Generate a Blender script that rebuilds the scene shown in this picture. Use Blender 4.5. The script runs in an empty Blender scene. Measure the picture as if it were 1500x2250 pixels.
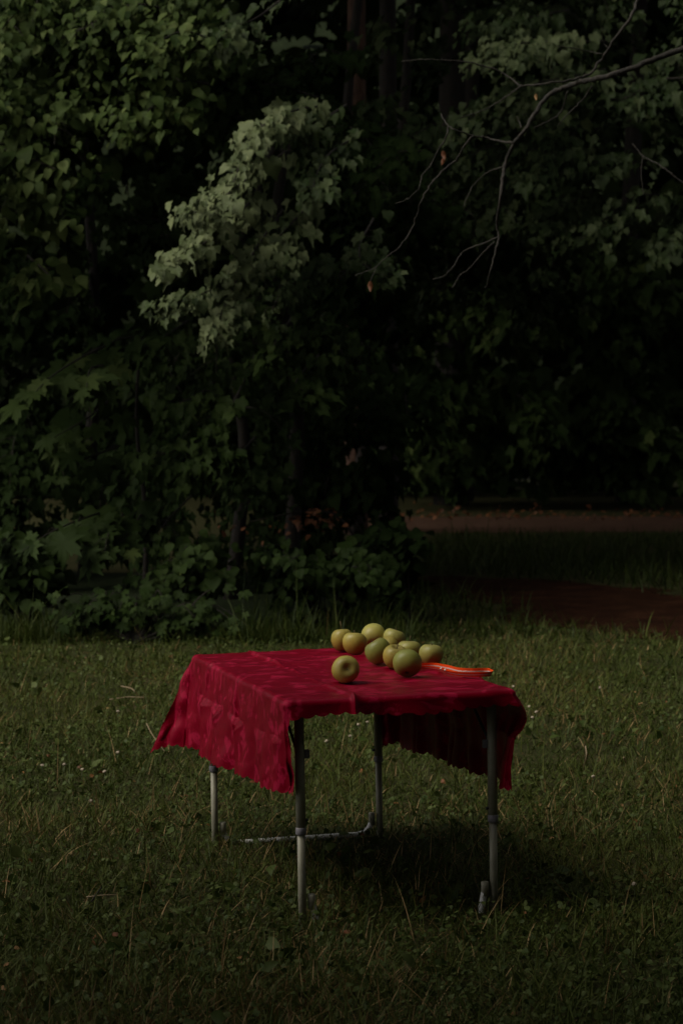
import bpy, bmesh, math, random
import numpy as np
from mathutils import Vector, Matrix

# ------------------------------------------------------------------ camera, light, exposure
C = bpy.context.scene.collection
SC = bpy.context.scene
rng = np.random.default_rng(11)
random.seed(11)
CAM_H, PITCH, F = 1.267, 0.0441, 5000.0          # metres, radians, focal length in photo pixels (1500 wide)
cam = bpy.data.cameras.new('camera')
cam.sensor_fit = 'HORIZONTAL'
cam.sensor_width = 24.0
cam.lens = 24.0 * F / 1500.0
cam.clip_start = 0.1
cam.clip_end = 600
cam.dof.use_dof = True
cam.dof.focus_distance = 5.9
cam.dof.aperture_fstop = 8.0
camo = bpy.data.objects.new('camera', cam)
camo.location = (0, 0, CAM_H)
camo.rotation_euler = (math.pi / 2 - PITCH, 0, 0)
C.objects.link(camo)
SC.camera = camo

SUN_DIR = Vector((-0.60, -0.27, 0.76)).normalized()       # towards the light
elev = math.asin(SUN_DIR.z)
azim = math.atan2(SUN_DIR.x, SUN_DIR.y)
W = bpy.data.worlds.new('World')
SC.world = W
W.use_nodes = True
nt = W.node_tree
nt.nodes.clear()
sky = nt.nodes.new('ShaderNodeTexSky')
sky.sky_type = 'NISHITA'
sky.sun_disc = False
sky.sun_elevation = elev
sky.sun_rotation = azim
sky.air_density = 1.0
sky.dust_density = 4.0
hs = nt.nodes.new('ShaderNodeHueSaturation')              # overcast: a nearly grey sky
hs.inputs['Saturation'].default_value = 0.10
bg = nt.nodes.new('ShaderNodeBackground')
bg.inputs['Strength'].default_value = 0.05
wo = nt.nodes.new('ShaderNodeOutputWorld')
nt.links.new(sky.outputs[0], hs.inputs['Color'])
nt.links.new(hs.outputs[0], bg.inputs[0])
nt.links.new(bg.outputs[0], wo.inputs[0])
sl = bpy.data.lights.new('sun', 'SUN')
sl.energy = 1.5
sl.angle = math.radians(33)
sl.color = (1.0, 0.94, 0.80)
so = bpy.data.objects.new('sun', sl)
so.rotation_euler = SUN_DIR.to_track_quat('Z', 'Y').to_euler()
so.location = (-6, 0, 9)
C.objects.link(so)
SC.view_settings.view_transform = 'Standard'
SC.view_settings.look = 'None'
SC.view_settings.gamma = 1
SC.view_settings.exposure = 0.88
SC.cycles.max_bounces = 6
SC.cycles.transparent_max_bounces = 4

CP, SP = math.cos(PITCH), math.sin(PITCH)


def ray(px, py):
    """direction through a photo pixel, scaled so that its depth along Y is 1"""
    u = (1125 - py) / F
    x = (px - 750) / F
    d = Vector((x, CP + u * SP, -SP + u * CP))
    return d / d.y


def at(px, py, D):
    d = ray(px, py)
    return Vector((d.x * D, D, CAM_H + d.z * D))


def on_z(px, py, z=0.0):
    d = ray(px, py)
    t = (z - CAM_H) / d.z
    return Vector((d.x * t, t, z))


def project(P):
    P = np.asarray(P)
    Y, Z = P[:, 1], P[:, 2] - CAM_H
    dep = Y * CP - Z * SP
    up = Y * SP + Z * CP
    return 750 + F * P[:, 0] / dep, 1125 - F * up / dep, dep


# ------------------------------------------------------------------ helpers
def tag(o, label=None, cat=None, group=None, kind=None):
    if label: o['label'] = label
    if cat: o['category'] = cat
    if group: o['group'] = group
    if kind: o['kind'] = kind
    return o


def empty(name, loc, label=None, cat=None, group=None):
    o = bpy.data.objects.new(name, None)
    o.empty_display_size = 0.1
    o.location = loc
    C.objects.link(o)
    return tag(o, label, cat, group)


def link(name, me, mat=None, parent=None, loc=None):
    o = bpy.data.objects.new(name, me)
    if mat is not None and len(me.materials) == 0:
        me.materials.append(mat)
    if loc is not None: o.location = loc
    if parent is not None: o.parent = parent
    C.objects.link(o)
    return o


def mesh_np(name, V, T, attrs=None, smooth=True, quads=False):
    """triangle (or quad) soup from numpy arrays; attrs: name -> per-vertex float"""
    me = bpy.data.meshes.new(name)
    V = np.ascontiguousarray(V, dtype=np.float32)
    T = np.ascontiguousarray(T, dtype=np.int32)
    k = T.shape[1]
    me.vertices.add(len(V))
    me.vertices.foreach_set('co', V.ravel())
    me.loops.add(T.size)
    me.loops.foreach_set('vertex_index', T.ravel())
    me.polygons.add(len(T))
    me.polygons.foreach_set('loop_start', np.arange(0, T.size, k, dtype=np.int32))
    me.polygons.foreach_set('use_smooth', np.full(len(T), smooth, dtype=bool))
    me.update(calc_edges=True)
    for n, a in (attrs or {}).items():
        at_ = me.attributes.new(n, 'FLOAT', 'POINT')
        at_.data.foreach_set('value', np.ascontiguousarray(a, dtype=np.float32))
    me.validate()
    return me


class Tubes:
    """collects tapered tubes as one mesh"""
    def __init__(self):
        self.V, self.T, self.n = [], [], 0

    def add(self, pts, rad, sides=7, cap=True):
        P = np.array([tuple(p) for p in pts], dtype=float)
        R = np.full(len(P), rad, dtype=float) if np.isscalar(rad) else np.asarray(rad, dtype=float)
        tan = np.gradient(P, axis=0)
        tan /= np.linalg.norm(tan, axis=1)[:, None] + 1e-12
        ref = np.array([0.0, 0.0, 1.0]) if abs(tan[0, 2]) < 0.9 else np.array([0.0, 1.0, 0.0])
        a = np.linspace(0, 2 * math.pi, sides, endpoint=False)
        rings = []
        u = np.cross(ref, tan[0]); u /= np.linalg.norm(u)
        for i in range(len(P)):
            u = u - tan[i] * np.dot(u, tan[i]); u /= np.linalg.norm(u) + 1e-12
            v = np.cross(tan[i], u)
            rings.append(P[i] + R[i] * (np.cos(a)[:, None] * u + np.sin(a)[:, None] * v))
        V = np.concatenate(rings)
        T = []
        for i in range(len(P) - 1):
            for k in range(sides):
                p, q = i * sides + k, i * sides + (k + 1) % sides
                T += [(p, q, q + sides), (p, q + sides, p + sides)]
        if cap:
            for base, flip in ((0, True), ((len(P) - 1) * sides, False)):
                for k in range(1, sides - 1):
                    t = (base, base + k, base + k + 1)
                    T.append(t[::-1] if flip else t)
        self.V.append(V); self.T.append(np.array(T) + self.n)
        self.n += len(V)
        return self

    def mesh(self, name, attrs=None):
        return mesh_np(name, np.concatenate(self.V), np.concatenate(self.T), attrs)

    def build(self, name, mat, parent=None, loc=(0, 0, 0)):
        V = np.concatenate(self.V) - np.array(loc)
        return link(name, mesh_np(name, V, np.concatenate(self.T)), mat, parent)


def smooth_path(pts, n):
    """Catmull-Rom through the points"""
    P = np.array([tuple(p) for p in pts], dtype=float)
    P = np.vstack([2 * P[0] - P[1], P, 2 * P[-1] - P[-2]])
    out = []
    m = len(P) - 3
    for s in np.linspace(0, m - 1e-6, n):
        i = int(s); t = s - i
        p0, p1, p2, p3 = P[i:i + 4]
        out.append(0.5 * (2 * p1 + (p2 - p0) * t + (2 * p0 - 5 * p1 + 4 * p2 - p3) * t * t + (3 * p1 - p0 - 3 * p2 + p3) * t ** 3))
    return np.array(out)


class Twigs:
    """one Tubes per bough, so that each bough becomes a branch of its own"""
    def __init__(self): self.l = []

    def new(self):
        self.l.append(Tubes()); return self.l[-1]

    def build(self, mat, parent, loc):
        for t_ in self.l: t_.build('branch', mat, parent, loc)


def unit(v):
    v = np.asarray(v, dtype=float)
    return v / (np.linalg.norm(v, axis=-1, keepdims=True) + 1e-12)


# ------------------------------------------------------------------ materials
def new_mat(name):
    m = bpy.data.materials.new(name)
    m.use_nodes = True
    n = m.node_tree.nodes
    return m, m.node_tree, n['Principled BSDF'], n['Material Output']


def ramp(t, fac, stops):
    r = t.nodes.new('ShaderNodeValToRGB')
    e = r.color_ramp.elements
    while len(e) < len(stops): e.new(0.5)
    for k, (p, c) in enumerate(stops):
        e[k].position = p
        e[k].color = (*c, 1)
    t.links.new(fac, r.inputs[0])
    return r.outputs[0]


def noise(t, scale, detail=4, rough=0.55, vec=None):
    n = t.nodes.new('ShaderNodeTexNoise')
    n.inputs['Scale'].default_value = scale
    n.inputs['Detail'].default_value = detail
    n.inputs['Roughness'].default_value = rough
    if vec is not None: t.links.new(vec, n.inputs['Vector'])
    return n.outputs[0]


def attr(t, name):
    a = t.nodes.new('ShaderNodeAttribute')
    a.attribute_name = name
    return a.outputs['Fac']


def math_node(t, op, a, b):
    m = t.nodes.new('ShaderNodeMath')
    m.operation = op
    for i, v in enumerate((a, b)):
        if isinstance(v, (int, float)): m.inputs[i].default_value = v
        else: t.links.new(v, m.inputs[i])
    return m.outputs[0]


def objco(t):
    return t.nodes.new('ShaderNodeTexCoord').outputs['Object']


def bump(t, b, height, strength, dist=0.01):
    n = t.nodes.new('ShaderNodeBump')
    n.inputs['Strength'].default_value = strength
    n.inputs['Distance'].default_value = dist
    t.links.new(height, n.inputs['Height'])
    t.links.new(n.outputs[0], b.inputs['Normal'])


def leaf_mat(name, stops, rough=0.5, spec=0.4, trans=0.22):
    m, t, b, out = new_mat(name)
    f = attr(t, 'tint')
    col = ramp(t, f, stops)
    t.links.new(col, b.inputs['Base Color'])
    b.inputs['Roughness'].default_value = rough
    b.inputs['Specular IOR Level'].default_value = spec
    tr = t.nodes.new('ShaderNodeBsdfTranslucent')
    t.links.new(col, tr.inputs[0])
    mx = t.nodes.new('ShaderNodeMixShader')
    mx.inputs[0].default_value = trans
    t.links.new(b.outputs[0], mx.inputs[1])
    t.links.new(tr.outputs[0], mx.inputs[2])
    t.links.new(mx.outputs[0], out.inputs[0])
    return m


M = {}
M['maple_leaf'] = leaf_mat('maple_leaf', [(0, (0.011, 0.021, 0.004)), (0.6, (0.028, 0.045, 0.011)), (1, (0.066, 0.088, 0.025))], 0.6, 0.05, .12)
M['lit_leaf'] = leaf_mat('lit_leaf', [(0, (0.020, 0.034, 0.010)), (0.6, (0.072, 0.091, 0.038)), (1, (0.122, 0.142, 0.066))], 0.55, 0.08, .14)  # maple leaf lightened: light on the sprays put into the colour
M['lime_leaf'] = leaf_mat('lime_leaf', [(0, (0.014, 0.028, 0.005)), (0.6, (0.048, 0.070, 0.018)), (1, (0.100, 0.126, 0.040))], 0.6, 0.06, .16)
M['shadow_leaf'] = leaf_mat('shadow_leaf', [(0, (0.009, 0.017, 0.004)), (0.6, (0.016, 0.027, 0.007)), (1, (0.034, 0.048, 0.014))], 0.7, 0.03, .12)  # maple leaf darkened: shade of the wood put into the colour
M['dead_leaf'] = leaf_mat('dead_leaf', [(0, (0.09, 0.030, 0.010)), (0.6, (0.20, 0.072, 0.022)), (1, (0.33, 0.19, 0.075))], 0.6, 0.3)
M['grass'] = leaf_mat('grass', [(0, (0.014, 0.025, 0.003)), (0.45, (0.043, 0.059, 0.009)), (0.72, (0.083, 0.094, 0.020)), (0.80, (0.085, 0.050, 0.016)), (0.90, (0.17, 0.11, 0.042)), (1, (0.34, 0.23, 0.11))], 0.55, 0.12, .22)
M['weed'] = leaf_mat('weed', [(0, (0.016, 0.030, 0.004)), (0.6, (0.042, 0.060, 0.012)), (1, (0.076, 0.094, 0.026))], 0.55, 0.12, .18)


def bark_mat(name, c0, c1, scale=30):
    m, t, b, out = new_mat(name)
    mp = t.nodes.new('ShaderNodeMapping')
    mp.inputs['Scale'].default_value = (1, 1, 0.25)
    t.links.new(objco(t), mp.inputs[0])
    n = noise(t, scale, 6, 0.65, mp.outputs[0])
    t.links.new(ramp(t, n, [(0.35, c0), (0.65, c1)]), b.inputs['Base Color'])
    b.inputs['Roughness'].default_value = 0.9
    bump(t, b, n, 0.8, 0.02)
    return m


M['bark'] = bark_mat('bark', (0.008, 0.006, 0.004), (0.022, 0.015, 0.010))
M['red_bark'] = bark_mat('red_bark', (0.045, 0.020, 0.012), (0.12, 0.060, 0.036))
M['lichen_bark'] = bark_mat('lichen_bark', (0.007, 0.0055, 0.004), (0.028, 0.022, 0.014), 60)


def soil_mat(name, stops, scale, bstr=0.5):
    m, t, b, out = new_mat(name)
    co = objco(t)
    n1 = noise(t, scale, 8, 0.7, co)
    n2 = noise(t, scale * 9, 4, 0.6, co)
    f = math_node(t, 'ADD', math_node(t, 'MULTIPLY', n1, 0.65), math_node(t, 'MULTIPLY', n2, 0.35))
    t.links.new(ramp(t, f, stops), b.inputs['Base Color'])
    b.inputs['Roughness'].default_value = 0.95
    b.inputs['Specular IOR Level'].default_value = 0.04
    bump(t, b, n2, bstr, 0.03)
    return m


M['ground'] = soil_mat('ground', [(0.3, (0.020, 0.017, 0.009)), (0.5, (0.030, 0.031, 0.012)), (0.72, (0.065, 0.048, 0.025))], 2.5)
M['trail'] = soil_mat('trail', [(0.35, (0.009, 0.0035, 0.0018)), (0.5, (0.020, 0.0075, 0.0035)), (0.68, (0.050, 0.021, 0.010))], 4)
M['path'] = soil_mat('path', [(0.3, (0.045, 0.023, 0.014)), (0.5, (0.075, 0.041, 0.027)), (0.72, (0.13, 0.076, 0.052))], 5, 0.3)
M['dark_ground'] = soil_mat('dark_ground', [(0.3, (0.010, 0.014, 0.007)), (0.6, (0.022, 0.030, 0.014))], 0.8)


def plain(name, col, rough=0.5, metal=0.0, spec=0.5, var=0.0, scale=60):
    m, t, b, out = new_mat(name)
    if var:
        n = noise(t, scale, 4, 0.6, objco(t))
        lo = tuple(max(0, c * (1 - var)) for c in col); hi = tuple(min(1, c * (1 + var)) for c in col)
        t.links.new(ramp(t, n, [(0.3, lo), (0.7, hi)]), b.inputs['Base Color'])
    else:
        b.inputs['Base Color'].default_value = (*col, 1)
    b.inputs['Roughness'].default_value = rough
    b.inputs['Metallic'].default_value = metal
    b.inputs['Specular IOR Level'].default_value = spec
    return m


M['aluminium'] = plain('aluminium', (0.27, 0.255, 0.185), 0.5, 0.12, 0.5, 0.12, 40)
M['grey_plastic'] = plain('grey_plastic', (0.20, 0.185, 0.20), 0.5, 0, 0.4, 0.1)
M['dark_plastic'] = plain('dark_plastic', (0.045, 0.045, 0.045), 0.45, 0, 0.4, 0.1)
M['white_tube'] = plain('white_tube', (0.62, 0.61, 0.57), 0.4, 0, 0.5, 0.08)
M['board'] = plain('board', (0.50, 0.48, 0.45), 0.6, 0, 0.3, 0.05)
M['orange'] = plain('orange', (0.98, 0.085, 0.005), 0.55, 0, 0.3, 0.08, 300)
M['silver'] = plain('silver', (0.78, 0.66, 0.60), 0.4, 0.1, 0.5, 0.12, 300)
M['stem'] = plain('stem', (0.085, 0.055, 0.022), 0.7, 0, 0.3, 0.3, 200)
M['flower'] = plain('flower', (0.33, 0.27, 0.20), 0.7, 0, 0.2, 0.15, 200)

# cloth: the damask is woven, its figure brighter and rougher than the satin ground
m, t, b, out = new_mat('damask')
fig = attr(t, 'figure')
co = objco(t)
weave = noise(t, 900, 2, 0.5, co)
mott = noise(t, 7, 3, 0.5, co)
cg = ramp(t, mott, [(0.3, (0.150, 0.0, 0.0075)), (0.7, (0.195, 0.0, 0.0105))])
cf = ramp(t, mott, [(0.3, (0.285, 0.005, 0.028)), (0.7, (0.345, 0.008, 0.037))])
mxc = t.nodes.new('ShaderNodeMixRGB')
t.links.new(fig, mxc.inputs[0]); t.links.new(cg, mxc.inputs[1]); t.links.new(cf, mxc.inputs[2])
t.links.new(mxc.outputs[0], b.inputs['Base Color'])
t.links.new(ramp(t, fig, [(0, (0.40,) * 3), (1, (0.5,) * 3)]), b.inputs['Roughness'])
b.inputs['Specular IOR Level'].default_value = 0.4
b.inputs['Specular Tint'].default_value = (1, 0.06, 0.17, 1)
b.inputs['Sheen Weight'].default_value = 0.06
b.inputs['Sheen Roughness'].default_value = 0.4
b.inputs['Sheen Tint'].default_value = (1, 0.08, 0.25, 1)
bump(t, b, weave, 0.15, 0.002)
tr = t.nodes.new('ShaderNodeBsdfTranslucent')
t.links.new(mxc.outputs[0], tr.inputs[0])
mx = t.nodes.new('ShaderNodeMixShader'); mx.inputs[0].default_value = 0.06
t.links.new(b.outputs[0], mx.inputs[1]); t.links.new(tr.outputs[0], mx.inputs[2])
t.links.new(mx.outputs[0], out.inputs[0])
M['damask'] = m


def apple_mat(name, low, mid, top):
    m, t, b, out = new_mat(name)
    co = objco(t)
    sep = t.nodes.new('ShaderNodeSeparateXYZ'); t.links.new(co, sep.inputs[0])
    n = noise(t, 22, 4, 0.6, co)
    h = math_node(t, 'ADD', math_node(t, 'MULTIPLY', sep.outputs[2], 10.0), math_node(t, 'MULTIPLY', n, 0.55))
    colr = ramp(t, h, [(0.05, low), (0.5, mid), (0.95, top)])
    vor = t.nodes.new('ShaderNodeTexVoronoi'); vor.inputs['Scale'].default_value = 190
    t.links.new(co, vor.inputs['Vector'])
    dots = ramp(t, vor.outputs['Distance'], [(0.12, (1, 1, 1)), (0.2, (0, 0, 0))])
    mxx = t.nodes.new('ShaderNodeMixRGB')
    mxx.inputs[2].default_value = (0.30, 0.22, 0.08, 1)
    t.links.new(math_node(t, 'MULTIPLY', dots, 0.5), mxx.inputs[0])
    t.links.new(colr, mxx.inputs[1])
    rad = math_node(t, 'ADD', math_node(t, 'POWER', sep.outputs[0], 2.0), math_node(t, 'POWER', sep.outputs[1], 2.0))
    rus = t.nodes.new('ShaderNodeMixRGB')                       # russet in the two dimples
    rus.inputs[2].default_value = (0.13, 0.085, 0.028, 1)
    t.links.new(math_node(t, 'MULTIPLY', ramp(t, rad, [(0.000008, (1, 1, 1)), (0.00012, (0, 0, 0))]), 0.8), rus.inputs[0])
    t.links.new(mxx.outputs[0], rus.inputs[1])
    t.links.new(rus.outputs[0], b.inputs['Base Color'])
    b.inputs['Roughness'].default_value = 0.42
    b.inputs['Specular IOR Level'].default_value = 0.35
    b.inputs['Subsurface Weight'].default_value = 0.3
    b.inputs['Subsurface Radius'].default_value = (0.02, 0.017, 0.006)
    bump(t, b, n, 0.06, 0.004)
    return m


M['apple_yellow'] = apple_mat('apple_yellow', (0.68, 0.46, 0.05), (0.70, 0.62, 0.11), (0.66, 0.65, 0.16))
M['apple_pale'] = apple_mat('apple_pale', (0.63, 0.58, 0.11), (0.61, 0.63, 0.15), (0.58, 0.63, 0.17))
M['apple_green'] = apple_mat('apple_green', (0.40, 0.43, 0.065), (0.33, 0.42, 0.072), (0.33, 0.43, 0.09))

# ------------------------------------------------------------------ the setting
def sheet(name, outline, z, mat):
    bm = bmesh.new()
    f = bm.faces.new([bm.verts.new((x, y, z)) for x, y in outline])
    bmesh.ops.triangulate(bm, faces=[f])
    bm.normal_update()
    for fa in bm.faces:
        if fa.normal.z < 0: fa.normal_flip()
    me = bpy.data.meshes.new(name); bm.to_mesh(me); bm.free()
    return tag(link(name, me, mat), kind='structure')


ground = tag(link('ground', mesh_np('ground', [(-250, -250, 0), (250, -250, 0), (250, 250, 0), (-250, 250, 0)], [(0, 1, 2, 3)], smooth=False), M['ground']),
             'lawn and forest floor under the table and trees', None, None, 'structure')


def strip(name, centre, halfw, z, mat, n=90, jit=0.12):
    c = smooth_path([(x, y, 0) for x, y in centre], n)[:, :2]
    hw = np.interp(np.linspace(0, 1, n), np.linspace(0, 1, len(halfw)), halfw)
    tg = unit(np.gradient(c, axis=0)); nr = np.stack([-tg[:, 1], tg[:, 0]], 1)
    j1 = np.convolve(rng.normal(0, jit, n + 4), np.ones(5) / 2.2, 'valid'); j2 = np.convolve(rng.normal(0, jit, n + 4), np.ones(5) / 2.2, 'valid')
    a = c + nr * (hw + j1)[:, None]; bb = c - nr * (hw + j2)[:, None]
    V = np.zeros((2 * n, 3)); V[0::2, :2] = a; V[1::2, :2] = bb; V[:, 2] = z
    T = [(2 * i, 2 * i + 1, 2 * i + 3, 2 * i + 2) for i in range(n - 1)]
    return tag(link(name, mesh_np(name, V, T, smooth=False), mat), kind='structure'), c, hw


g = lambda px, py: tuple(on_z(px, py).xy)
path_o, path_c, path_w = strip('path', [g(700, 1152), g(800, 1152), g(900, 1152), g(1200, 1153), g(1500, 1151), (9, 25.6), (16, 26)], [1.75, 1.75], 0.004, M['path'], 120)
trail_o, trail_c, trail_w = strip('trail', [g(905, 1268), g(925, 1274), g(1040, 1287), g(1200, 1302), g(1340, 1330), g(1480, 1378), (4.2, 11.7), (7, 11.2)], [0.2, 0.45, 0.8, 0.8, 0.75, 0.62, 0.5, 0.5], 0.004, M['trail'], 120, 0.09)
strip('forest_floor', [(-7, 15.6), (-3, 15.6), (-1, 15.5), (.35, 15.2)], [2.3, 2.4, 2.3, 1.6], 0.004, M['dark_ground'], 60, .12)  # litter sheet with the wood's shade put into its dark colour
hx = np.linspace(-70, 70, 60); hy = np.linspace(0, 1, 14)
HV = [(x, 41 + 22 * s + 3 * math.sin(x * .11), -0.2 + 20 * s ** 0.7 + 0.9 * math.sin(x * .3 + s * 5)) for s in hy for x in hx]
HT = [(j * 60 + i, j * 60 + i + 1, (j + 1) * 60 + i + 1, (j + 1) * 60 + i) for j in range(13) for i in range(59)]
tag(link('backdrop_slope', mesh_np('backdrop_slope', HV, HT), M['dark_ground']), kind='structure')  # added dark backdrop behind the far wood, blocks gaps of bright sky

# ------------------------------------------------------------------ leaves
def leaf_template(kind, var=0):
    r_ = random.Random(var * 7 + len(kind))
    if kind == 'maple':
        lobes = [(0, 1.0), (48, 0.93), (-48, 0.93), (104, 0.66), (-104, 0.66)]
        pts = [(-176, 0.30)]
        seq = [(-150, .34), (-128, .47), (-118, .40), (-104, .68), (-90, .46), (-78, .40), (-64, .72), (-58, .66), (-48, .96), (-37, .66), (-31, .70), (-23, .42), (-13, .74), (-9, .70), (0, 1.06)]
        seq = seq + [(-a, r) for a, r in seq[:-1][::-1]]
        o = []
        for a, r in seq:
            r *= 1 + r_.uniform(-.07, .07); a = math.radians(a + r_.uniform(-2.5, 2.5))
            o.append((r * math.sin(a), r * math.cos(a)))
        o.append((0.0, -0.10))
        base = np.array([(0, .12)] + o)
        T = [(0, 1 + i, 1 + (i + 1) % len(o)) for i in range(len(o))]
        V = np.zeros((len(base), 3)); V[:, :2] = base * 0.62
        V[:, 1] += 0.18
        rr = np.hypot(V[:, 0], V[:, 1] - .2)
        V[:, 2] = -0.55 * rr ** 2 + 0.10 * np.sin(3 * np.arctan2(V[:, 0], V[:, 1] - .2) + var) * rr + 0.16 * np.abs(V[:, 0])
    elif kind == 'soft':                                      # a maple leaf with shallow lobes, hanging and curled
        seq = [(-165, .40), (-140, .58), (-112, .68), (-92, .62), (-62, .76), (-46, .82), (-30, .68), (-14, .82), (0, 1.12)]
        seq = seq + [(-a, r) for a, r in seq[:-1][::-1]]
        o = []
        lob = (.35, 1.6, .9, 2.2, 1.3)[var % 5]                # from nearly entire to deeply cut
        for a, r in seq:
            mean_ = .74 + .30 * math.exp(-(a / 30) ** 2) - .25 * max(0, abs(a) - 110) / 60
            r = mean_ + (r - mean_) * lob
            r *= 1 + r_.uniform(-.10, .10); a = math.radians(a + r_.uniform(-5, 5))
            o.append((r * math.sin(a) * .56, .25 + r * math.cos(a) * .68))
        o.append((0.0, 0.10))
        base = np.array([(0, .34)] + o)
        T = [(0, 1 + i, 1 + (i + 1) % len(o)) for i in range(len(o))]
        V = np.zeros((len(base), 3)); V[:, :2] = base
        V[:, 2] = -0.50 * (V[:, 1] - .15) ** 2 * np.sign(V[:, 1] - .15) + (.15, .55, .35, .75, .25)[var % 5] * np.abs(V[:, 0]) + .07 * np.sin(V[:, 1] * 7 + var * 2 + V[:, 0] * 4)
    elif kind == 'lobed':                                     # a maple leaf far off
        o = [(-.06, -.02), (-.46, .12), (-.36, .30), (-.54, .62), (-.20, .60), (0, 1.0), (.20, .60), (.54, .62), (.36, .30), (.46, .12), (.06, -.02)]
        base = np.array([(0, .36)] + o) * (1 + 0.0 * var)
        T = [(0, 1 + i, 1 + (i + 1) % len(o)) for i in range(len(o))]
        V = np.zeros((len(base), 3)); V[:, :2] = base
        V[:, 2] = -0.35 * (V[:, 1] - .2) ** 2 - 0.25 * V[:, 0] ** 2 + .06 * math.sin(var) * V[:, 0]
    elif kind == 'clump':                                     # a coarse folded spray for crowns far above or behind the view
        V = np.array([(0, 0, 0), (-.34, .45, .10), (0, .5, -.02), (.36, .42, .08), (0, 1, -.12)], dtype=float)
        T = [(0, 2, 1), (0, 3, 2), (1, 2, 4), (2, 3, 4)]
    else:                                                     # ovate, folded along the midrib
        ys = np.array([0, .14, .36, .60, .82]); ws = np.array([.03, .26, .36, .29, .14]) * (1 + .08 * math.sin(var * 2.1))
        if kind == 'broad': ws = ws * 1.3
        L = [(-w, y) for y, w in zip(ys, ws)]; R = [(w, y) for y, w in zip(ys, ws)]; mid = [(0, y) for y in ys]
        V = np.array([(x, y, 0) for x, y in mid + L + R] + [(0, 1.0, 0)], dtype=float)
        n = 5; T = []
        for i in range(n - 1):
            T += [(i, i + 1, n + i + 1), (i, n + i + 1, n + i), (i, 2 * n + i, 2 * n + i + 1), (i, 2 * n + i + 1, i + 1)]
        T += [(n - 1, 3 * n, 2 * n - 1), (n - 1, 3 * n - 1, 3 * n)]
        V[:, 2] = 0.22 * np.abs(V[:, 0]) - (0.28 + .1 * math.sin(var)) * V[:, 1] ** 2 + .03 * np.sin(V[:, 1] * 9 + var)
    return V, np.array(T)


NVAR = 5
TPL = {k: [leaf_template(k, v) for v in range(NVAR)] for k in ('maple', 'soft', 'lobed', 'ovate', 'broad', 'clump')}


class Leaves:
    def __init__(self):
        self.p, self.n, self.t, self.s, self.tint = [], [], [], [], []

    def add(self, p, n, t, s, tint):
        self.p.append(p); self.n.append(n); self.t.append(t); self.s.append(s); self.tint.append(tint)

    def arrays(self):
        p = np.concatenate(self.p); n = unit(np.concatenate(self.n)); t = np.concatenate(self.t)
        t = unit(t - n * np.sum(n * t, 1)[:, None])
        return p, n, t, np.concatenate(self.s), np.concatenate(self.tint)


OUT = np.array([-0.12, -1.0, 0.0])
UP = np.array([0, 0, 1.0])
LIT = np.array(SUN_DIR)


def bough(L, tw, pts, n, width, size, tint=0.5, jit=0.5, twig_r=0.006, droop=0.7, face=0.55, lay=0.07):
    """a leafy bough: spine, side twigs, leaves laid like shingles over it"""
    sp = smooth_path(pts, 16)
    ln = np.linalg.norm(np.diff(sp, axis=0), axis=1).sum()
    k = len(sp)
    tb = tw.new()
    tb.add(sp, np.linspace(twig_r * 1.3, twig_r * .35, k), 5, False)
    tg = unit(np.gradient(sp, axis=0))
    t = rng.beta(1.5, 1.05, n) * 0.999
    i = (t * (k - 1)).astype(int); f = (t * (k - 1) - i)[:, None]
    base = sp[i] * (1 - f) + sp[np.minimum(i + 1, k - 1)] * f
    dirn = tg[i]
    lat = unit(np.cross(dirn, UP + 0.3 * OUT))
    w = width * (0.35 + 0.9 * np.sin(np.pi * (0.12 + 0.8 * t)))
    nt_ = max(6, int(n / 7))                                     # leaves gather on side twigs
    tt = rng.uniform(0, 1, nt_); side = rng.uniform(-1, 1, nt_)
    tid = np.argmin(np.abs(t[:, None] - tt[None, :]) + rng.uniform(0, .12, (n, nt_)), 1)
    off = np.clip(side[tid] * rng.uniform(.3, 1.1, n) + rng.normal(0, .12, n), -1.2, 1.2)
    p = base + lat * (off * w)[:, None] + dirn * (np.abs(off) * w * .45)[:, None]
    p = p - UP * (np.abs(off) ** 1.5 * w * .45 * droop)[:, None] + rng.normal(0, lay, (n, 3)) * np.array([.8, 1, .8])
    nn = UP * .55 + OUT * face + LIT * .40 + lat * (off * .35)[:, None] + rng.normal(0, jit * .58, (n, 3))
    td = OUT * .25 - UP * (.45 + .6 * droop) + dirn * .7 + lat * (np.sign(off) * .55)[:, None] + rng.normal(0, .38, (n, 3))
    s = size * rng.lognormal(0, .22, n) * (1.08 - .3 * t)
    L.add(p, nn, td, s, np.clip(rng.normal(tint, .2, n), 0, 1))  # the bough's tint also carries painted light and shade
    for q in range(0, nt_, 2):
        ii = int(tt[q] * (k - 1)); b0 = sp[ii]
        wl = w.mean() * abs(side[q])
        e = b0 + unit(np.cross(tg[ii], UP + .3 * OUT)) * side[q] * w.mean() + tg[ii] * wl * .45 - UP * wl * .3
        tb.add([b0, (b0 + e) / 2 + UP * .015, e], [twig_r * .5, twig_r * .35, twig_r * .2], 4, False)


PLANTS = []          # (root, kind, mat, arrays) - turned into meshes once all are known


def plant(name, label, cat, base, L, tw, kind, mat, bark='bark', trunk=None, group=None, nparts=300):
    root = empty(name, base, label, cat, group)
    bx = tuple(base)
    if trunk is not None:
        T = Tubes()
        sp = smooth_path(trunk[0], 14)
        T.add(sp, np.linspace(trunk[1], trunk[2], 14) * (1 + .06 * rng.normal(size=14)), 9)
        T.build('trunk', M[bark], root, bx)
    tw.build(M[bark], root, bx)
    if L.p: PLANTS.append((root, kind, mat, L.arrays(), nparts))
    return root


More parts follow.
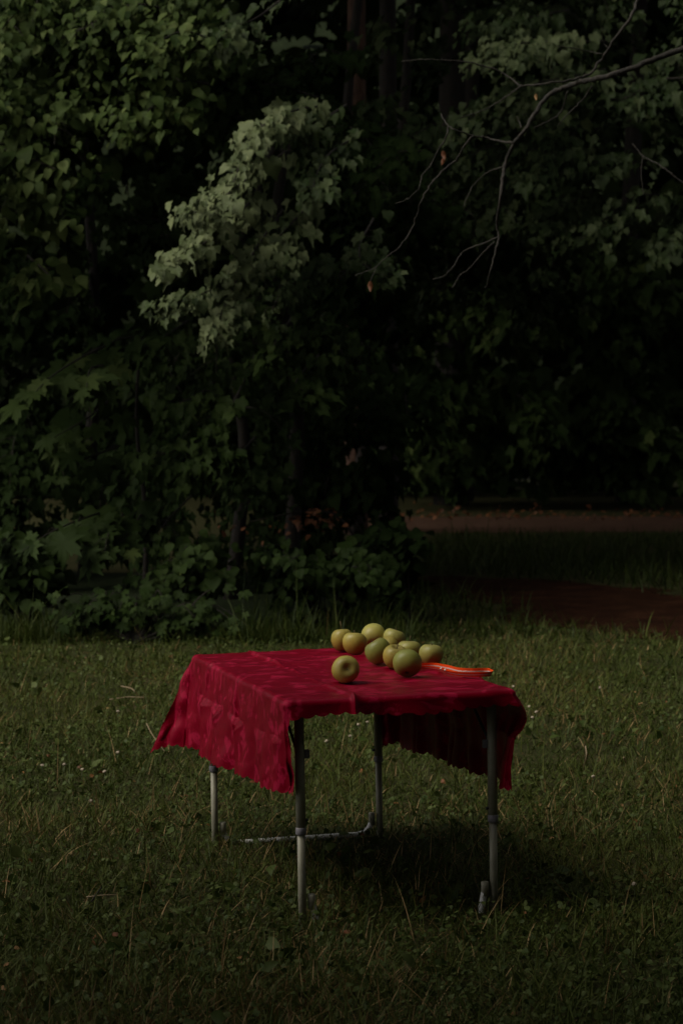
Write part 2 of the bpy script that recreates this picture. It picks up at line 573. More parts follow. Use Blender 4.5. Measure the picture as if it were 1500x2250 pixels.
def fill(L, tw, boxes, n, Dr, leaves, width, size, tint=.45, length=(.5, .9), **kw):
    """boughs that arch forward and down, spread over a part of a crown"""
    for q in range(n):
        x0, y0, x1, y1 = boxes[q % len(boxes)]
        e = at(rng.uniform(x0, x1), rng.uniform(y0, y1), rng.uniform(*Dr))
        ln = rng.uniform(*length)
        a = rng.normal(0, .55)
        s = e + Vector((ln * math.sin(a) * .8, ln * .55, ln * rng.uniform(.1, .5)))
        mid = (s + e) / 2 + Vector((0, 0, ln * .14))
        bough(L, tw, [s, mid, e], leaves, width, size, tint + rng.normal(0, .08), **kw)


# --- broad-leaved lime at upper left, its foliage yellowish and catching most light
L, tw = Leaves(), Twigs()
fill(L, tw, [(-60, -40, 120, 120), (60, 20, 250, 200), (150, 120, 330, 300), (-60, 150, 120, 330), (0, 260, 130, 420), (180, 0, 380, 160), (60, 180, 260, 320)], 56, (12.6, 13.4), 95, .185, .072, .42, face=.75, jit=.62)
fill(L, tw, [(-250, -80, 420, 300), (-250, 200, 160, 520), (200, -60, 480, 330)], 30, (13.9, 15.4), 60, .22, .085, .2)  # rear boughs: low tint puts shade into the leaf colour
fill(L, tw, [(-380, -200, 500, -40)], 16, (14.2, 15.4), 55, .24, .100, .5)
fill(L, tw, [(-700, 150, -60, 520), (-900, 0, -150, 400), (-560, 420, -60, 640)], 44, (11.9, 13.6), 55, .24, .11, .4)  # boughs added out of view at left to shade the sapling
for bp in [[(-60, 560, 13.6), (30, 470, 13.1), (110, 430, 12.8), (150, 500, 12.6)], [(-80, 300, 13.6), (20, 330, 13.0), (120, 370, 12.6)], [(60, 560, 13.4), (110, 610, 12.8), (60, 620, 12.7)]]:
    bough(L, tw, [at(*q) for q in bp], 60, .15, .10, .6, face=.7)
b0 = Vector((-2.55, 14.4, 0))
plant('lime_tree', 'yellow-green lime tree with small oval leaves filling the upper left corner', 'tree', b0, L, tw, 'ovate', 'lime_leaf', trunk=([b0, b0 + Vector((.1, 0, 1.6)), b0 + Vector((-.05, -.2, 3.2)), b0 + Vector((.2, -.3, 4.6))], .05, .025))

# --- the big maple left of the middle with the pale cascading bough
L, tw = Leaves(), Twigs()
P = lambda *q: [at(*k) for k in q]
for k_b, (bp, n, w_, s_) in enumerate([
    (P((680, 230, 14.4), (590, 250, 13.7), (520, 300, 13.2), (480, 400, 12.9)), 85, .15, .12),
    (P((600, 330, 13.9), (500, 400, 13.2), (430, 455, 12.9), (375, 470, 12.75)), 75, .13, .12),
    (P((540, 420, 13.6), (470, 490, 13.1), (400, 545, 12.8), (330, 590, 12.7)), 85, .15, .12),
    (P((590, 460, 13.7), (520, 560, 13.1), (470, 650, 12.9), (430, 755, 12.75)), 100, .13, .115),
    (P((560, 560, 13.7), (500, 600, 13.2), (400, 650, 12.9), (310, 680, 12.8)), 60, .12, .115),
    (P((780, 300, 14.4), (720, 340, 13.7), (690, 400, 13.3), (700, 430, 13.2)), 55, .13, .125),
    (P((700, 430, 14.1), (640, 490, 13.4), (600, 540, 13.1), (585, 600, 12.95)), 60, .14, .125),
    (P((820, 480, 14.6), (790, 540, 14.1), (800, 580, 13.9), (850, 610, 13.8)), 45, .14, .12),
    (P((720, 560, 14.3), (680, 600, 13.7), (620, 640, 13.3), (590, 700, 13.2)), 45, .13, .12),
    (P((760, 230, 14.6), (680, 280, 14.0), (640, 300, 13.7)), 36, .12, .12),
    (P((640, -20, 14.0), (560, 40, 13.6), (480, 70, 13.3), (420, 100, 13.2)), 55, .11, .11)]):
    bp = [p_ + Vector((.085 if k_b < 5 else 0, 0, 0)) for p_ in bp]
    bp = [p_ * (1 - (.075 if k_b < 5 else .03) * (k_ + 1) / len(bp)) + Vector((0, 0, CAM_H)) * ((.075 if k_b < 5 else .03) * (k_ + 1) / len(bp)) for k_, p_ in enumerate(bp)]
    bough(L, tw, bp, int(n * (2.3 if k_b < 5 else 1.5)), w_ * (.48 if k_b < 5 else .9), s_ * .63, (.70, .70, .72, .70, .36, .12, .5, .12, .06, .06, .15)[k_b], jit=.42, face=.62, lay=.045)  # tints paint the lit boughs pale and the shaded ones dark
pale_tw = tw
b0 = Vector((-0.35, 15.2, 0))
plant('maple_tree', 'maple with a pale lit bough cascading forward above the left half of the table', 'tree', b0, L, tw, 'soft', 'lit_leaf', trunk=([b0, b0 + Vector((.05, 0, 1.4)), b0 + Vector((-.1, -.1, 2.3)), b0 + Vector((.0, -.2, 3.1))], .06, .03))

# --- darker maple mass below and behind it
L, tw = Leaves(), Twigs()
fill(L, tw, [(250, 620, 560, 900), (480, 600, 800, 900), (300, 850, 640, 1150), (520, 640, 760, 860), (650, 700, 900, 1000)], 20, (14.2, 15.2), 60, .2, .085, .2)  # tint kept low to paint the shade below the lit bough
for bp, n, w_, s_ in [
    (P((560, 780, 13.9), (520, 870, 13.3), (470, 960, 12.95), (490, 1000, 12.9)), 42, .12, .13),
    (P((480, 940, 13.7), (420, 980, 13.2), (350, 1000, 12.9), (300, 1030, 12.8)), 36, .10, .13),
    (P((560, 960, 13.7), (520, 1000, 13.2), (460, 1020, 12.95), (400, 1060, 12.9)), 40, .12, .14),
    (P((700, 780, 14.1), (650, 840, 13.5), (690, 870, 13.4)), 34, .13, .13),
    (P((640, 700, 14.1), (610, 740, 13.4), (590, 800, 13.2)), 24, .10, .13),
    (P((420, 700, 13.9), (360, 740, 13.3), (290, 800, 13.0)), 34, .15, .15),
    (P((480, 830, 13.8), (430, 870, 13.2), (350, 900, 13.0)), 30, .14, .15),
    (P((430, 1080, 13.5), (380, 1130, 13.1), (330, 1190, 12.9)), 26, .13, .14)]:
    bough(L, tw, bp, int(n * 1.7), w_, s_ * .68, .36, jit=.42, face=.65, lay=.045)
b0 = Vector((-0.75, 15.3, 0))
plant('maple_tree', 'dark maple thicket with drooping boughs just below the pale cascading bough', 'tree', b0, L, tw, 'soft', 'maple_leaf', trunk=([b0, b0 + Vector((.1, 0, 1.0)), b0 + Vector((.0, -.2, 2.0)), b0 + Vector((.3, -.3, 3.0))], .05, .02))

# --- shaded interior of the left wood
L, tw = Leaves(), Twigs()
fill(L, tw, [(-200, 300, 400, 800), (300, 120, 730, 500), (730, 330, 900, 560), (-200, 750, 400, 1300), (-250, 1050, 250, 1380), (700, 850, 850, 1120), (480, 1000, 830, 1300), (-300, 950, 150, 1250), (350, 900, 850, 1350), (400, 450, 930, 950)], 120, (15.4, 17.4), 70, .30, .10, .15, length=(.6, 1.1))  # leaf colour darkened by tint for the deep shade
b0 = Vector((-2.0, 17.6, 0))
plant('maple_tree', 'shadowed maple deep behind the pale bough, almost black between its leaves', 'tree', b0, L, tw, 'soft', 'shadow_leaf', trunk=([b0, b0 + Vector((.1, 0, 2)), b0 + Vector((.0, -.1, 4)), b0 + Vector((.1, 0, 6.5))], .05, .03), nparts=200)

# --- young maple with very large leaves low at the left
L, tw = Leaves(), Twigs()
for bp, n, w_, s_, ti in [
    (P((230, 760, 13.2), (170, 790, 12.8), (110, 830, 12.5), (60, 880, 12.35)), 18, .09, .205, .66),
    (P((240, 800, 13.2), (200, 810, 12.8), (190, 850, 12.5)), 8, .10, .22, .65),
    (P((240, 880, 13.3), (190, 920, 12.9), (120, 960, 12.7)), 13, .12, .21, .4),
    (P((260, 980, 13.3), (180, 1010, 12.9), (110, 1030, 12.7)), 9, .12, .19, .35),
    (P((240, 1120, 13.2), (180, 1140, 12.8), (110, 1170, 12.55), (50, 1210, 12.4)), 18, .08, .20, .42),
    (P((270, 1130, 13.2), (240, 1170, 12.8), (230, 1210, 12.6)), 12, .10, .19, .42),
    (P((330, 1100, 13.4), (290, 1160, 13.0), (260, 1200, 12.8)), 9, .12, .2, .35)]:
    bough(L, tw, bp, n, w_, s_, ti, jit=.32, face=.85, lay=.03, droop=.9)
b0 = Vector((-1.18, 13.5, 0))
plant('maple_sapling', 'young maple with very large pointed five-lobed leaves low at the left edge', 'sapling', b0, L, tw, 'maple', 'maple_leaf', trunk=([b0, b0 + Vector((.02, 0, .6)), b0 + Vector((-.03, -.05, 1.2)), b0 + Vector((0, -.1, 1.7))], .018, .007))

# --- hazel bushes along the foot of the wood
def bush(label, base_px, boxes, n, Dr, leaves, size, kind, mat, tint=.5, width=.16, name='hazel_bush', face=.7, length=(.3, .5)):
    L, tw = Leaves(), Twigs()
    b0 = on_z(*base_px)
    for q in range(n):
        x0, y0, x1, y1 = boxes[q % len(boxes)]
        e = at(rng.uniform(x0, x1), rng.uniform(y0, y1), rng.uniform(*Dr))
        s = Vector((b0.x + (e.x - b0.x) * .35, b0.y + .1, max(.05, e.z * .45)))
        mid = (s + e) / 2 + Vector((0, .05, .12))
        bough(L, tw, [s, mid, e], leaves, width, size, tint + rng.normal(0, .07), face=face, lay=.04, jit=.5, twig_r=.004)  # low tints paint the shade at the foot of the wood
        tw.l[-1].add([(b0.x, b0.y, 0), ((b0.x + s.x) / 2, b0.y, s.z * .5), tuple(s)], [.007, .006, .005], 5, False)
    return plant(name, label, 'bush', b0, L, tw, kind, mat)


bush('hazel bush with round leaves at the wood edge, left of the far table corner', (430, 1392), [(280, 1210, 400, 1290), (360, 1200, 470, 1270), (400, 1260, 480, 1340), (430, 1180, 520, 1260)], 16, (12.5, 12.95), 15, .070, 'broad', 'maple_leaf', .3, .10)
bush('low dark bush with broad leaves behind the middle of the table', (720, 1385), [(560, 1180, 700, 1300), (640, 1220, 820, 1330), (760, 1200, 850, 1290), (560, 1270, 700, 1350)], 22, (12.7, 13.6), 22, .062, 'broad', 'maple_leaf', .05, .12)
bush('black silhouetted bush at the end of the wood beside the dirt trail', (900, 1372), [(800, 1150, 900, 1210), (790, 1200, 900, 1300), (820, 1250, 900, 1340)], 14, (13.4, 14.0), 18, .08, 'broad', 'shadow_leaf', .2, .08)
bush('low leafy bush at the bottom left corner of the wood', (60, 1395), [(-80, 1150, 80, 1250), (-60, 1230, 90, 1330), (20, 1200, 110, 1300)], 26, (12.7, 13.6), 22, .075, 'broad', 'maple_leaf', .05, .12)
bush('low pale seedling bush hugging the grass below the large maple leaves', (300, 1412), [(180, 1320, 300, 1390), (280, 1320, 420, 1390), (60, 1330, 200, 1400), (400, 1310, 560, 1390)], 26, (12.3, 12.6), 9, .09, 'maple', 'maple_leaf', .25, .08, 'maple_seedling', length=(.15, .3))

# --- right: maple whose crown hangs over the clearing, and the dim trees beyond the path
L, tw = Leaves(), Twigs()
RB = lambda *q: [at(*k) for k in q]
for bp, n, w_, s_, ti in [
    (RB((1330, 90, 17.6), (1220, 90, 16.8), (1120, 100, 16.3), (1060, 150, 16.0)), 90, .20, .145, .8),
    (RB((1330, 150, 17.6), (1240, 170, 16.8), (1150, 190, 16.4), (1080, 230, 16.2)), 70, .2, .145, .6),
    (RB((1250, 20, 17.6), (1150, 40, 17.0), (1060, 60, 16.6)), 45, .2, .14, .5),
    (RB((1250, 240, 17.8), (1140, 250, 17.0), (1050, 250, 16.5), (1000, 290, 16.3)), 60, .2, .14, .55),
    (RB((1320, 280, 17.8), (1230, 300, 17.0), (1150, 340, 16.6)), 50, .2, .14, .45),
    (RB((1430, 340, 17.8), (1330, 350, 17.0), (1230, 380, 16.6), (1140, 400, 16.4)), 80, .22, .14, .5),
    (RB((1480, 430, 17.8), (1400, 430, 17.0), (1330, 480, 16.7), (1270, 530, 16.5)), 70, .2, .14, .6),
    (RB((1300, 420, 17.8), (1230, 460, 17.0), (1180, 520, 16.6)), 60, .2, .14, .5),
    (RB((1560, 480, 17.8), (1480, 520, 17.0), (1420, 560, 16.7)), 55, .2, .14, .5),
    (RB((1000, 250, 18.4), (920, 290, 17.6), (850, 340, 17.2)), 70, .22, .14, .45),
    (RB((980, 330, 18.4), (900, 390, 17.6), (830, 430, 17.2), (790, 440, 17.0)), 70, .22, .14, .5),
    (RB((1460, 150, 17.8), (1400, 200, 17.2), (1340, 230, 17.0)), 55, .22, .14, .4)]:
    bough(L, tw, bp, int(n * 1.8), w_, s_ * .64, (ti - .42) * 1.25, jit=.45, face=.6, lay=.05)  # higher tint stands in for light on the lit sprays
fill(L, tw, [(880, -80, 1250, 250), (1150, -80, 1600, 300), (1150, 280, 1650, 560), (860, 250, 1200, 520), (1000, 480, 1300, 640)], 60, (17.2, 18.8), 66, .28, .10, .06, length=(.6, 1.1))
fill(L, tw, [(880, 520, 1250, 760), (860, 480, 1100, 680)], 16, (17.6, 19.0), 60, .26, .10, .14, length=(.6, 1.1))
fill(L, tw, [(500, -420, 1100, -90), (1000, -420, 1900, -90), (1550, -80, 2000, 500)], 44, (16.5, 19.2), 66, .32, .12, .2, length=(.7, 1.2))  # mostly boughs added out of view, blocking skylight into the depth
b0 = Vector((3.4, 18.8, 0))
plant('maple_tree', 'maple at upper right whose sprays of lit leaves hang behind the bare branch', 'tree', b0, L, tw, 'soft', 'lit_leaf', trunk=([b0, b0 + Vector((-.1, 0, 2)), b0 + Vector((-.3, -.2, 4)), b0 + Vector((-.5, -.3, 6.5))], .14, .07))

L, tw = Leaves(), Twigs()
fill(L, tw, [(860, 520, 1100, 720), (1050, 620, 1250, 760), (860, 700, 1060, 1060), (880, 880, 1040, 1080)], 36, (28.5, 31), 60, .42, .20, .45, length=(.9, 1.6))
b0 = Vector((1.7, 32, 0))
plant('forest_tree', 'dim forest tree across the path, rising just right of the dark wood edge', 'tree', b0, L, tw, 'soft', 'maple_leaf', trunk=([b0, b0 + Vector((0, 0, 3)), b0 + Vector((.2, 0, 8))], .16, .1), group='trees across the path')
L, tw = Leaves(), Twigs()
fill(L, tw, [(1090, 900, 1260, 1080), (1180, 880, 1400, 1060), (1340, 900, 1560, 1080), (1320, 560, 1560, 900), (1300, 620, 1500, 800)], 44, (28.5, 31), 60, .42, .20, .45, length=(.9, 1.6))
b0 = Vector((4.0, 32, 0))
plant('forest_tree', 'dim forest tree across the path at the right edge, above the far grass', 'tree', b0, L, tw, 'soft', 'maple_leaf', trunk=([b0, b0 + Vector((0, 0, 3)), b0 + Vector((.2, 0, 8))], .16, .1), group='trees across the path')

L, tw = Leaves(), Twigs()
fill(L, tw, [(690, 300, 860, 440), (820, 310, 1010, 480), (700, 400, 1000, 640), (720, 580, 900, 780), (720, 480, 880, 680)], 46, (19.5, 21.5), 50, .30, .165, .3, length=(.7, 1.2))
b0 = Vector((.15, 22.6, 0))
plant('maple_tree', 'dim maple just in front of the pair of upright trunks, hiding their lower halves', 'tree', b0, L, tw, 'soft', 'shadow_leaf', trunk=([b0, b0 + Vector((.1, 0, 2)), b0 + Vector((-.1, -.1, 4)), b0 + Vector((.1, 0, 6))], .07, .04), nparts=200)

# two tall dark trunks at the top, crowns far above the frame
def tall_tree(x, y, r, label, mat, crown_r=(4.2, 4.2, 3.2), cz=10.5, leaves=1500, group='tall trees of the wood', lean=0.0, size=.55):
    rng = np.random.default_rng(int(abs(x * 13 + y * 7) * 10) + 3)
    b0 = Vector((x, y, 0))
    root = empty('tall_tree', b0, label, 'tree', group)
    T = Tubes()
    sp = smooth_path([b0, b0 + Vector((lean * .3, 0, 3)), b0 + Vector((lean, .05, 6)), b0 + Vector((lean * 1.3, 0, cz))], 18)
    T.add(sp, np.linspace(r * 1.25, r * .7, 18), 12)
    T.build('trunk', M[mat], root, tuple(b0))
    n = leaves
    u = unit(rng.normal(size=(n, 3))) * (rng.uniform(.35, 1, n) ** .5)[:, None] * (1 + .25 * np.sin(rng.integers(0, 9, n)))[:, None]
    p = np.array(crown_r) * u + np.array([x, y, cz])
    nn = UP * .7 + u * .5 + rng.normal(0, .5, (n, 3))
    td = u - UP * .5 + rng.normal(0, .4, (n, 3))
    Lc = Leaves(); Lc.add(p, nn, td, rng.uniform(.7, 1.3, n) * size, np.clip(rng.normal(.4, .2, n), 0, 1))
    bt = Tubes()
    for q in range(9):
        a = q * 2.4; z = cz - crown_r[2] * .6 + q * .3
        bt.add([(x, y, z), (x + math.cos(a) * crown_r[0] * .5, y + math.sin(a) * crown_r[1] * .5, z + .9), (x + math.cos(a) * crown_r[0] * .85, y + math.sin(a) * crown_r[1] * .85, z + 1.2)], [r * .35, r * .2, r * .06], 6, False)
    bt.build('branch', M[mat], root, tuple(b0))
    PLANTS.append((root, 'clump', 'shadow_leaf', Lc.arrays(), 0))
    return root


tall_tree(at(783, 100, 23.5).x, 23.5, .10, 'reddish-brown trunk at the top, leftmost of the upright pair', 'red_bark')
tall_tree(at(852, 100, 24.2).x, 24.2, .095, 'dark straight trunk at the top, right one of the upright pair', 'bark')
tall_tree(at(845, 100, 26).x, 26, .06, 'thin dark trunk leaning right beside the upright pair', 'bark', lean=.3)
for k, (x, y, lab) in enumerate([(-5.5, 21, 'tall tree deep in the left wood'), (5.8, 22, 'tall tree at the back right of the clearing'), (7.5, 30, 'tall tree across the path far right'), (-8, 29, 'tall tree far back left'), (1.5, 31, 'tall tree straight across the path'), (-5.2, 33, 'tall tree behind the left wood across the path')]):
    tall_tree(x, y, .2, lab, 'bark', (4.6, 4.6, 4.2), 12.2)

for k, (x, y, cr, cz_, lab) in enumerate([(2.6, -3.6, (4.2, 3.9, 3.4), 6.4, 'unseen shade tree behind the viewpoint, to the right'), (-3.2, -4.6, (4.0, 3.6, 3.4), 6.6, 'unseen shade tree behind the viewpoint, to the left'), (6.6, 3.0, (3.6, 4.0, 3.4), 6.2, 'unseen shade tree beside the clearing, to the right of the viewpoint'), (-4.6, 1.14, (2.9, 2.45, 2.2), 6.0, 'unseen shade tree beside the clearing, to the left of the viewpoint'), (-.9, -.66, (2.2, 2.6, 1.8), 6.4, 'unseen shade tree right behind the viewpoint, its crown overhead')]):
    tall_tree(x, y if y > 1 or y < -2 else y - 1.6, .22, lab, 'bark', cr, cz_, 2600, group='unseen shade trees round the clearing')  # out of view; crowns placed and sized to shade the near grass

for k, (x, y, lab) in enumerate([(-9, -8, 'unseen sky-blocking tree well behind the viewpoint, far left'), (-4.5, -9, 'unseen sky-blocking tree well behind the viewpoint, left'), (0, -8.5, 'unseen sky-blocking tree well behind the viewpoint, middle'), (4.5, -9, 'unseen sky-blocking tree well behind the viewpoint, right'), (9, -7, 'unseen sky-blocking tree well behind the viewpoint, far right'), (9.5, 0, 'unseen sky-blocking tree at the right side of the clearing, near'), (9.8, 7, 'unseen sky-blocking tree at the right side of the clearing, middle'), (9.0, 14, 'unseen sky-blocking tree at the right side of the clearing, far')]):
    tall_tree(x, y, .25, lab, 'bark', (3.9, 3.4, 6.6), 7.6, 2200, group='unseen trees blocking the low sky', size=.75)  # added out of view as a wall against low sky light

tall_tree(-4.4, 17.0, .07, 'added unseen tree whose crown shades the left part of the wood', 'bark', (3.2, 4.0, 2.3), 7.4, 2200, group='tall trees of the wood', size=.5)  # put out of view so its crown blocks overhead light on the bushes

# far wood that closes the view
n = 15000
xx = rng.uniform(-17, 17, n); yy = rng.uniform(33, 38, n); zz = rng.uniform(0, 13, n) ** 1.0
Lw = Leaves()
nn = UP * .5 + OUT * .6 + rng.normal(0, .5, (n, 3)); td = OUT * .3 - UP * .7 + rng.normal(0, .5, (n, 3))
Lw.add(np.stack([xx, yy, zz], 1), nn, td, rng.uniform(.3, .6, n), np.clip(rng.normal(.35, .2, n), 0, 1))


def leaf_mesh(name, arrays, kind, origin, sel=None):
    p, nrm, tip, s, tint = [a if sel is None else a[sel] for a in arrays]
    side = np.cross(tip, nrm)
    Vs, Ts, As, off = [], [], [], 0
    var = np.arange(len(p)) % NVAR
    for v in range(NVAR):
        I = np.where(var == v)[0]
        if not len(I): continue
        tv, tf = TPL[kind][v]
        co = (tv[None, :, 0, None] * side[I][:, None, :] + tv[None, :, 1, None] * tip[I][:, None, :] + tv[None, :, 2, None] * nrm[I][:, None, :]) * s[I][:, None, None] + p[I][:, None, :]
        k = len(tv)
        Vs.append(co.reshape(-1, 3))
        Ts.append((tf[None] + (np.arange(len(I)) * k)[:, None, None]).reshape(-1, 3) + off)
        As.append(np.repeat(tint[I], k)); off += len(I) * k
    return mesh_np(name, np.concatenate(Vs) - np.array(origin), np.concatenate(Ts), {'tint': np.concatenate(As)})


fw = tag(link('far_wood', leaf_mesh('far_wood', Lw.arrays(), 'lobed', (0, 0, 0)), M['shadow_leaf']), 'dark far wood closing the view beyond the path', None, None, 'stuff')

# leaves that can be picked out in the photograph become parts, the rest of each crown is one mass
SHARED = {}
TINTS = [.08, .25, .4, .52, .64, .78, .92]


def shared_leaf(kind, var, ti, mat):
    key = (kind, var, ti, mat)
    if key not in SHARED:
        V, T = TPL[kind][var]
        me = mesh_np('leaf_' + kind, V, T, {'tint': np.full(len(V), TINTS[ti])})
        me.materials.append(M[mat])
        SHARED[key] = me
    return SHARED[key]


allp = np.concatenate([a[3][0] + a[3][2] * (a[3][3] * .5)[:, None] for a in PLANTS])
ax, ay, ad = project(allp)
CELL = 14
gx = np.clip((ax / CELL).astype(int), -1, 1500 // CELL + 1) + 1; gy = np.clip((ay / CELL).astype(int), -1, 2250 // CELL + 1) + 1
zb = np.full((1500 // CELL + 4, 2250 // CELL + 4), 1e9)
np.minimum.at(zb, (gx, gy), ad)
off = 0
for root, kind, mat, arr, nparts in PLANTS:
    n = len(arr[0]); o = np.array(root.location)
    sl_ = slice(off, off + n); off += n
    px, py, dd = ax[sl_], ay[sl_], ad[sl_]
    inside = (px > 0) & (px < 1500) & (py > 0) & (py < 1420)
    front = dd <= zb[gx[sl_], gy[sl_]] + .02
    spx = arr[3] * F / dd
    fac = np.abs(np.einsum('ij,ij->i', arr[1], unit(np.array([0, 0, CAM_H]) - arr[0])))
    score = spx * (.25 + fac)
    cand = np.where(inside & front & (spx > 14))[0]
    cand = cand[np.argsort(-score[cand])][:nparts]
    rest = np.ones(n, bool); rest[cand] = False
    p, nr, tp, s, tint = arr
    sd = np.cross(tp, nr)
    for i in cand:
        me = shared_leaf(kind, int(i) % NVAR, int(np.argmin(np.abs(np.array(TINTS) - tint[i]))), mat)
        lo = bpy.data.objects.new('leaf', me)
        lo.parent = root
        mw = Matrix(((sd[i][0] * s[i], tp[i][0] * s[i], nr[i][0] * s[i], p[i][0] - o[0]), (sd[i][1] * s[i], tp[i][1] * s[i], nr[i][1] * s[i], p[i][1] - o[1]), (sd[i][2] * s[i], tp[i][2] * s[i], nr[i][2] * s[i], p[i][2] - o[2]), (0, 0, 0, 1)))
        lo.matrix_basis = mw
        C.objects.link(lo)
    if rest.any():
        c = link('crown', leaf_mesh('crown', arr, kind, o, rest), M[mat], root)
        c['kind'] = 'stuff'

# --- bare dead limb reaching in from the right
BD = 9.6
b0 = Vector((2.05, 9.9, 0))
bt_root = empty('bare_tree', b0, 'leafless tree whose bare grey limb forks into the frame from the upper right', 'tree')
T = Tubes()
T.add(smooth_path([b0, b0 + Vector((.03, 0, 1.2)), b0 + Vector((0, -.05, 2.6)), b0 + Vector((.1, 0, 4.6))], 14), np.linspace(.10, .06, 14), 10)
T.build('trunk', M['lichen_bark'], bt_root, tuple(b0))


def limb(px_pts, r0, r1, dz=0.0, sides=6):
    pts = []
    for k, (x, y) in enumerate(px_pts):
        pts.append(at(x, y, BD + dz + .06 * math.sin(k * 1.7 + x * .01)))
    n = 5 * len(pts)
    sp = smooth_path(pts, n)
    r0, r1 = r0 * .56, r1 * .7
    kn = 1 + .22 * np.abs(np.sin(np.arange(n) * .9)) * rng.uniform(.4, 1, n)
    sp = sp + rng.normal(0, min(r0, .006) * .35, sp.shape)
    T = Tubes()
    T.add(sp, np.linspace(r0, r1, n) * kn, sides)
    return T.build('branch', M['lichen_bark'], bt_root, tuple(b0))


limb([(1810, 60), (1680, 75), (1580, 85), (1520, 102), (1450, 125), (1400, 143), (1340, 165), (1290, 176), (1240, 190), (1202, 212), (1175, 250), (1150, 288), (1128, 315), (1110, 360), (1103, 400), (1098, 440), (1092, 480), (1095, 520), (1088, 555), (1076, 600), (1067, 632)], .026, .0035)
limb([(1440, -90), (1400, 0), (1380, 45), (1340, 100), (1322, 130), (1290, 163), (1245, 176), (1200, 181), (1145, 187), (1110, 162), (1062, 143), (1000, 133), (940, 130), (880, 134)], .012, .002)
limb([(1146, 187), (1125, 202), (1090, 226), (1050, 246), (1010, 257)], .006, .002)
limb([(1130, 312), (1100, 310), (1070, 302), (1036, 297), (1006, 286), (985, 275), (968, 250)], .009, .003)
limb([(985, 276), (980, 300), (962, 330), (947, 360), (926, 388), (919, 415), (896, 435), (868, 448)], .006, .002)
limb([(1038, 297), (1020, 320), (1002, 350), (975, 371), (946, 405), (926, 440), (916, 470), (905, 500), (880, 540), (850, 563), (820, 590), (778, 604)], .008, .002)
limb([(826, 588), (818, 606), (813, 618)], .0025, .0015)
limb([(1106, 366), (1076, 375), (1050, 395), (1032, 420), (1018, 455)], .005, .002)
limb([(1093, 520), (1060, 535), (1030, 545), (1010, 560), (995, 585), (976, 605), (950, 613)], .006, .002)
limb([(1086, 530), (1060, 556), (1030, 590), (1010, 605), (994, 632)], .005, .0025)
limb([(1246, 200), (1235, 238), (1215, 260), (1172, 280)], .006, .003)
limb([(1300, 188), (1285, 212), (1262, 235), (1240, 258), (1225, 275)], .006, .002)
limb([(1322, 118), (1290, 112), (1260, 105), (1225, 100)], .005, .002)
limb([(1335, 105), (1325, 90), (1322, 60)], .004, .002)
limb([(1620, 470), (1500, 400), (1455, 366), (1412, 342), (1390, 315)], .009, .002, 1.2)
limb([(1412, 342), (1408, 380), (1414, 430)], .003, .0015, 1.2)
limb([(1145, 280), (1140, 266), (1136, 256)], .004, .002)
dl = leaf_template('ovate', 3)
for (x, y, s, ti, lab) in [(813, 617, .045, .12, 'curled rust-brown dead leaf'), (972, 330, .04, .08, 'dark red dead leaf'), (976, 345, .035, .15, 'dark red dead leaf'), (1177, 205, .028, .95, 'yellowed leaf')]:
    me = mesh_np('dead_leaf', dl[0] * np.array([.7, 1, 1.6]), dl[1], {'tint': np.full(len(dl[0]), ti)})
    o = link('dead_leaf', me, M['dead_leaf'], bt_root)
    o.matrix_basis = Matrix.Translation(at(x, y, BD - .02) - b0) @ Matrix.Rotation(rng.uniform(-.4, .4), 4, 'Y') @ Matrix.Rotation(-math.pi / 2 + .15, 4, 'X') @ Matrix.Scale(s, 4)
    o['label'] = lab

# ------------------------------------------------------------------ table
YAW, LEAN = 0.262, -0.017
TW2, TD2, TH = 0.281, 0.563, 0.560
TM = Matrix.Translation((0.009, 6.16, 0.0)) @ Matrix.Rotation(LEAN, 4, 'Y') @ Matrix.Rotation(YAW, 4, 'Z')
table = empty('folding_table', (0, 0, 0), 'folding camping table with grey telescopic tube legs standing on the grass', 'table')
table.matrix_world = TM


def rounded_box(name, sx, sy, sz, cen, bev, mat, parent):
    bm = bmesh.new()
    bmesh.ops.create_cube(bm, size=1)
    for v in bm.verts: v.co = Vector((v.co.x * sx, v.co.y * sy, v.co.z * sz)) + Vector(cen)
    bmesh.ops.bevel(bm, geom=bm.edges[:], offset=bev, segments=2, affect='EDGES')
    me = bpy.data.meshes.new(name); bm.to_mesh(me); bm.free()
    return link(name, me, mat, parent)


